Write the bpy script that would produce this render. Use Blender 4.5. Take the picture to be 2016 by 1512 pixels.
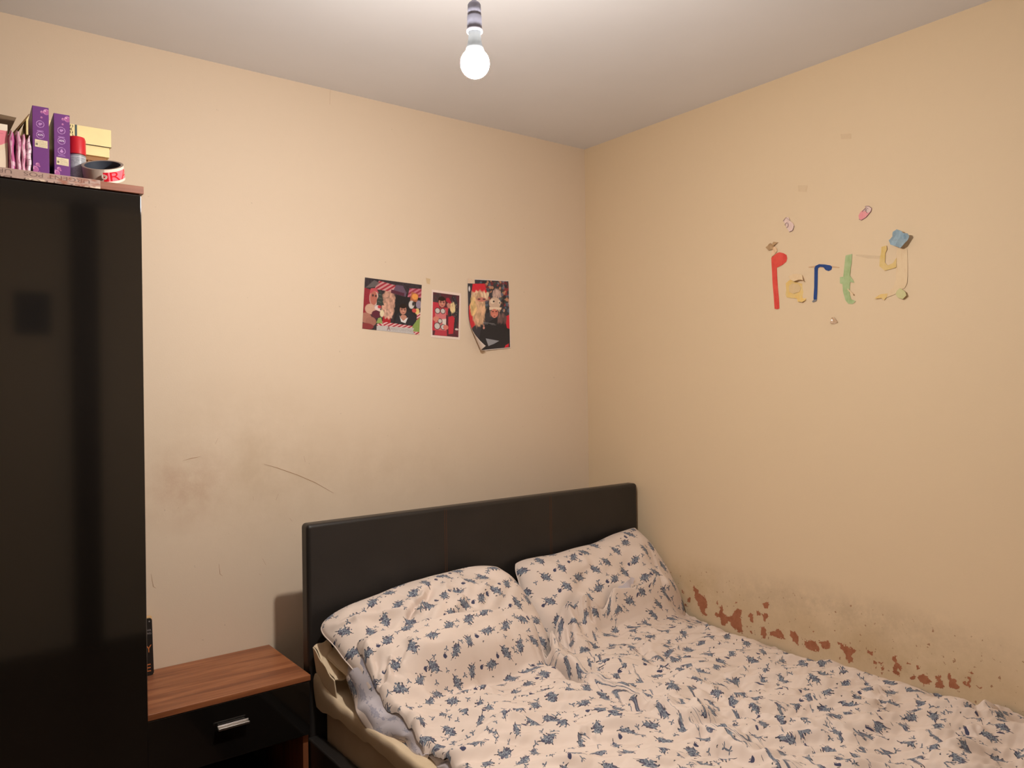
import bpy, bmesh, math, random
import numpy as np
from mathutils import Vector, Matrix, Euler

for o in list(bpy.data.objects): bpy.data.objects.remove(o, do_unlink=True)
SC = bpy.context.scene; COL = SC.collection; PI = math.pi

# ---------------------------------------------------------------- camera, world, exposure
cd = bpy.data.cameras.new('camera'); cam = bpy.data.objects.new('camera', cd); COL.objects.link(cam)
cd.sensor_width = 36; cd.sensor_fit = 'HORIZONTAL'; cd.lens = 27.150; cd.clip_start = .02
cam.matrix_world = Matrix(((.794938, .010191, -.606605, 0), (-.606547, -.008355, -.795004, -2.4743), (-.01317, .999913, -.000461, 1.4015), (0, 0, 0, 1)))
SC.camera = cam
w = bpy.data.worlds.new('world'); SC.world = w; w.use_nodes = True
w.node_tree.nodes['Background'].inputs[0].default_value = (.02, .018, .016, 1); w.node_tree.nodes['Background'].inputs[1].default_value = .2
vs = SC.view_settings; vs.view_transform = 'Standard'; vs.look = 'None'; vs.exposure = 0; vs.gamma = 1; vs.use_curve_mapping = False
BULB = (.865, -1.235, 2.030)      # the one lamp of the room (built further down)
BULB_W = 1270.0                     # emission strength of its globe
BULB_COL = (1, .945, .875)

RX, H = 2.302, 2.42               # right wall, ceiling height

# ---------------------------------------------------------------- helpers
def srgb(h):
    if isinstance(h, str): h = [int(h[i:i + 2], 16) for i in (0, 2, 4)]
    return tuple(((c / 255) / 12.92 if c / 255 <= .04045 else ((c / 255 + .055) / 1.055) ** 2.4) for c in h)

class NT:
    def __init__(s, name):
        s.m = bpy.data.materials.new(name); s.m.use_nodes = True; s.t = s.m.node_tree; s.n = s.t.nodes; s.b = s.n['Principled BSDF']
    def new(s, ty, **kw):
        n = s.n.new(ty)
        for k, v in kw.items(): setattr(n, k, v)
        return n
    def put(s, sock, v):
        if v is None: return
        if hasattr(v, 'links'): s.t.links.new(v, sock)
        elif isinstance(v, (tuple, list)) and sock.type == 'RGBA' and len(v) == 3: sock.default_value = (*v, 1)
        else: sock.default_value = v
    def math(s, op, a, b=None, c=None, clamp=False):
        n = s.new('ShaderNodeMath', operation=op, use_clamp=clamp)
        for i, v in enumerate((a, b, c)): s.put(n.inputs[i], v)
        return n.outputs[0]
    def vmath(s, op, a, b=None, out=0):
        n = s.new('ShaderNodeVectorMath', operation=op); s.put(n.inputs[0], a)
        if b is not None: s.put(n.inputs[3 if op == 'SCALE' else 1], b)
        return n.outputs[out]
    def noise(s, vec, scale, detail=2, rough=.5, out=0, dist=0):
        n = s.new('ShaderNodeTexNoise'); s.put(n.inputs['Vector'], vec); n.inputs['Scale'].default_value = scale
        n.inputs['Detail'].default_value = detail; n.inputs['Roughness'].default_value = rough; n.inputs['Distortion'].default_value = dist
        return n.outputs[out]
    def ramp(s, f, stops):
        n = s.new('ShaderNodeValToRGB'); s.put(n.inputs[0], f); e = n.color_ramp.elements
        while len(e) < len(stops): e.new(.5)
        for x, (p, c) in zip(e, stops): x.position = p; x.color = (*c, 1) if not isinstance(c, (int, float)) else (c, c, c, 1)
        return n.outputs[0]
    def mix(s, f, a, b, blend='MIX'):
        n = s.new('ShaderNodeMix', data_type='RGBA', blend_type=blend)
        s.put(n.inputs[0], f); s.put(n.inputs[6], a); s.put(n.inputs[7], b); return n.outputs[2]
    def co(s, name='Object'): return s.new('ShaderNodeTexCoord').outputs[name]
    def mapping(s, vec, loc=(0, 0, 0), rot=(0, 0, 0), sc=(1, 1, 1)):
        n = s.new('ShaderNodeMapping'); s.put(n.inputs[0], vec); n.inputs[1].default_value = loc; n.inputs[2].default_value = rot; n.inputs[3].default_value = sc
        return n.outputs[0]
    def bump(s, h, strength=.2, dist=.002):
        n = s.new('ShaderNodeBump'); s.put(n.inputs['Height'], h); n.inputs['Strength'].default_value = strength; n.inputs['Distance'].default_value = dist
        s.t.links.new(n.outputs[0], s.b.inputs['Normal'])
    def fin(s, color=None, rough=.5, spec=.5, metal=0, sheen=0):
        if color is not None: s.put(s.b.inputs['Base Color'], color)
        s.put(s.b.inputs['Roughness'], rough); s.put(s.b.inputs['Metallic'], metal); s.put(s.b.inputs['Specular IOR Level'], spec)
        s.b.inputs['Sheen Weight'].default_value = sheen
        return s.m

def plain(name, col, rough=.5, spec=.5, metal=0, var=.06, scale=30):
    t = NT(name); c = srgb(col) if isinstance(col, str) or max(col) > 1 else col
    n = t.noise(t.co(), scale, 3)
    d = tuple(x * (1 - var) for x in c); u = tuple(min(1, x * (1 + var)) for x in c)
    return t.fin(t.ramp(n, [(.3, d), (.7, u)]), rough, spec, metal)

def mesh_obj(name, me, mat=None, parent=None, smooth=False):
    o = bpy.data.objects.new(name, me); COL.objects.link(o)
    if mat is not None: me.materials.append(mat)
    if parent is not None: o.parent = parent
    if smooth: me.polygons.foreach_set('use_smooth', [True] * len(me.polygons))
    return o

def bm_obj(name, bm, mat=None, parent=None, smooth=False):
    me = bpy.data.meshes.new(name); bmesh.ops.recalc_face_normals(bm, faces=bm.faces); bm.to_mesh(me); bm.free()
    return mesh_obj(name, me, mat, parent, smooth)

def bbox(bm, lo, hi, bevel=0, seg=2, M=None):
    r = bmesh.ops.create_cube(bm, size=1)['verts']
    for v in r: v.co = Vector([lo[i] + (v.co[i] + .5) * (hi[i] - lo[i]) for i in range(3)])
    if bevel:
        es = list({e for v in r for e in v.link_edges})
        q = bmesh.ops.bevel(bm, geom=es, offset=bevel, segments=seg, affect='EDGES', profile=.5)
        r = list({v for f in q['faces'] for v in f.verts} | {v for v in r if v.is_valid})
    if M is not None:
        for v in r: v.co = M @ v.co
    return r

def box(name, lo, hi, mat, parent=None, bevel=.0015, seg=2, M=None):
    bm = bmesh.new(); bbox(bm, lo, hi, bevel, seg, M); o = bm_obj(name, bm, mat, parent)
    if bevel:
        o.data.polygons.foreach_set('use_smooth', [True] * len(o.data.polygons)); q = o.modifiers.new('normals', 'WEIGHTED_NORMAL'); q.weight = 100
    return o

def shade(o, ang=40):
    me = o.data; me.polygons.foreach_set('use_smooth', [True] * len(me.polygons)); me.set_sharp_from_angle(angle=math.radians(ang)); return o

def lathe(name, prof, mat, parent=None, seg=48, loc=(0, 0, 0)):
    bm = bmesh.new(); rings = []
    for r, z in prof:
        if r < 1e-6: rings.append([bm.verts.new((loc[0], loc[1], loc[2] + z))])
        else: rings.append([bm.verts.new((loc[0] + r * math.cos(2 * PI * k / seg), loc[1] + r * math.sin(2 * PI * k / seg), loc[2] + z)) for k in range(seg)])
    for a, b in zip(rings, rings[1:]):
        for k in range(seg):
            k2 = (k + 1) % seg
            vs_ = [a[k % len(a)], a[k2 % len(a)], b[k2 % len(b)], b[k % len(b)]]
            vs_ = [v for i, v in enumerate(vs_) if v not in vs_[:i]]
            if len(vs_) > 2: bm.faces.new(vs_)
    return shade(bm_obj(name, bm, mat, parent), 35)

def tube(bm, pts, r, seg=8):
    rings = []
    for i, p in enumerate(pts):
        p = Vector(p); a = Vector(pts[max(0, i - 1)]); b = Vector(pts[min(len(pts) - 1, i + 1)]); d = (b - a).normalized()
        u = d.cross(Vector((0, 0, 1)) if abs(d.z) < .9 else Vector((1, 0, 0))).normalized(); v = d.cross(u)
        rings.append([bm.verts.new(p + (u * math.cos(2 * PI * k / seg) + v * math.sin(2 * PI * k / seg)) * r) for k in range(seg)])
    for a, b in zip(rings, rings[1:]):
        for k in range(seg): bm.faces.new((a[k], a[(k + 1) % seg], b[(k + 1) % seg], b[k]))
    bm.faces.new(rings[0]); bm.faces.new(rings[-1][::-1])

def thing(name, label, cat, group=None, loc=(0, 0, 0)):
    o = bpy.data.objects.new(name, None); COL.objects.link(o); o.location = loc; o.empty_display_size = .05
    return tag(o, label, cat, group)

def tag(o, label, cat, group=None):
    o['label'] = label; o['category'] = cat
    if group: o['group'] = group
    return o

def struct(o): o['kind'] = 'structure'; return o

def grid_mesh(name, V, uv=None, cyc=False):
    n, m = V.shape[:2]
    me = bpy.data.meshes.new(name); idx = np.arange(n * m).reshape(n, m)
    f = np.stack([idx[:-1, :-1], idx[1:, :-1], idx[1:, 1:], idx[:-1, 1:]], -1).reshape(-1, 4)
    me.vertices.add(n * m); me.vertices.foreach_set('co', V.reshape(-1).astype(np.float32))
    me.loops.add(f.size); me.loops.foreach_set('vertex_index', f.reshape(-1).astype(np.int32))
    me.polygons.add(len(f)); me.polygons.foreach_set('loop_start', np.arange(0, f.size, 4, dtype=np.int32))
    if uv is not None:
        l = me.uv_layers.new(name='UVMap'); l.data.foreach_set('uv', uv.reshape(-1, 2)[f.reshape(-1)].reshape(-1).astype(np.float32))
    me.update(calc_edges=True); me.validate(); return me

# painted canvases: colours of a printed face kept as vertex colours of its own fine grid
def canvas(w, h, col): 
    c = np.empty((w, h, 3)); c[:] = srgb(col); return c
def cxy(c):
    w, h = c.shape[:2]; return np.meshgrid((np.arange(w) + .5) / w, (np.arange(h) + .5) / h, indexing='ij')
def blend(c, m, col, a=1.):
    col = np.array(srgb(col)) if not isinstance(col, np.ndarray) else col
    c[:] = c * (1 - (m * a)[..., None]) + col * (m * a)[..., None]
def ell(c, x, y, rx, ry, col, ang=0, a=1., soft=.0):
    X, Y = cxy(c); asp = c.shape[1] / c.shape[0]
    dx, dy = X - x, (Y - y) * asp; ca, sa = math.cos(ang), math.sin(ang); u = dx * ca + dy * sa; v = -dx * sa + dy * ca
    d = np.sqrt((u / rx) ** 2 + (v / (ry * asp)) ** 2)
    k = .012 / max(rx, .004) + soft
    blend(c, (1 - (d - 1 + k / 2) / k).clip(0, 1), col, a)
def poly(c, pts, col, a=1.):
    X, Y = cxy(c); ins = np.zeros(X.shape, bool); n = len(pts)
    for i in range(n):
        x1, y1 = pts[i]; x2, y2 = pts[(i + 1) % n]
        if y1 == y2: continue
        cr = ((Y > min(y1, y2)) & (Y <= max(y1, y2))) & (X < x1 + (Y - y1) * (x2 - x1) / (y2 - y1)); ins ^= cr
    blend(c, ins.astype(float), col, a); return ins
def stripes(c, pts, c1, c2, period=.06, slope=1.):
    X, Y = cxy(c); t = c.copy(); poly(c, pts, c1); full = c.copy(); ins = np.any(full != t, -1)
    s = (((X + slope * Y) / period) % 1) < .5; blend(c, (ins & s).astype(float), c2)
def grain(c, amp, seed=0, k=3):
    r = np.random.RandomState(seed); n = r.rand(c.shape[0] // k + 2, c.shape[1] // k + 2, 1) - .5
    i = np.arange(c.shape[0]) // k; j = np.arange(c.shape[1]) // k
    c *= 1 + amp * n[i][:, j]; c.clip(0, 1, out=c)
def text_mesh(s, size=1.):
    cu = bpy.data.curves.new('lettering', 'FONT'); cu.body = s; cu.size = size; cu.fill_mode = 'FRONT'; cu.resolution_u = 6
    o = bpy.data.objects.new('lettering', cu); COL.objects.link(o)
    me = bpy.data.meshes.new_from_object(o.evaluated_get(bpy.context.evaluated_depsgraph_get()))
    bpy.data.objects.remove(o); return me
def text_mask(c, s, x0, y0, x1, y1, col, a=1., flip=False):
    me = text_mesh(s); me.calc_loop_triangles(); V = np.array([v.co[:2] for v in me.vertices]); lo, hi = V.min(0), V.max(0)
    V = (V - lo) / (hi - lo)
    if flip: V = 1 - V
    V = V * [x1 - x0, y1 - y0] + [x0, y0]; X, Y = cxy(c); ins = np.zeros(X.shape, bool)
    for t in me.loop_triangles:
        a_, b_, d_ = V[list(t.vertices)]; m = (X >= min(a_[0], b_[0], d_[0])) & (X <= max(a_[0], b_[0], d_[0]))
        f = lambda p, q: (X - p[0]) * (q[1] - p[1]) - (Y - p[1]) * (q[0] - p[0])
        u, v, w_ = f(a_, b_), f(b_, d_), f(d_, a_); ins |= m & (((u >= 0) & (v >= 0) & (w_ >= 0)) | ((u <= 0) & (v <= 0) & (w_ <= 0)))
    bpy.data.meshes.remove(me); blend(c, ins.astype(float), col, a)

def mat_painted(name, rough=.5, spec=.5):
    t = NT(name); a = t.new('ShaderNodeVertexColor', layer_name='print'); return t.fin(a.outputs[0], rough, spec)

def painted(name, c, fn, mat, parent=None, smooth=True):
    """grid whose vertex (i,j) sits at fn(u,v), coloured by canvas c"""
    w_, h_ = c.shape[:2]; U, V = np.meshgrid(np.linspace(0, 1, w_), np.linspace(0, 1, h_), indexing='ij')
    me = grid_mesh(name, fn(U, V), np.stack([U, V], -1))
    at = me.color_attributes.new('print', 'FLOAT_COLOR', 'POINT'); q = np.ones((w_ * h_, 4), np.float32); q[:, :3] = c.reshape(-1, 3)
    at.data.foreach_set('color', q.reshape(-1))
    return mesh_obj(name, me, mat, parent, smooth)

def quad(p0, pu, pv):
    p0, pu, pv = (np.array(k, float) for k in (p0, pu, pv))
    return lambda U, V: p0 + U[..., None] * pu + V[..., None] * pv

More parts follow.
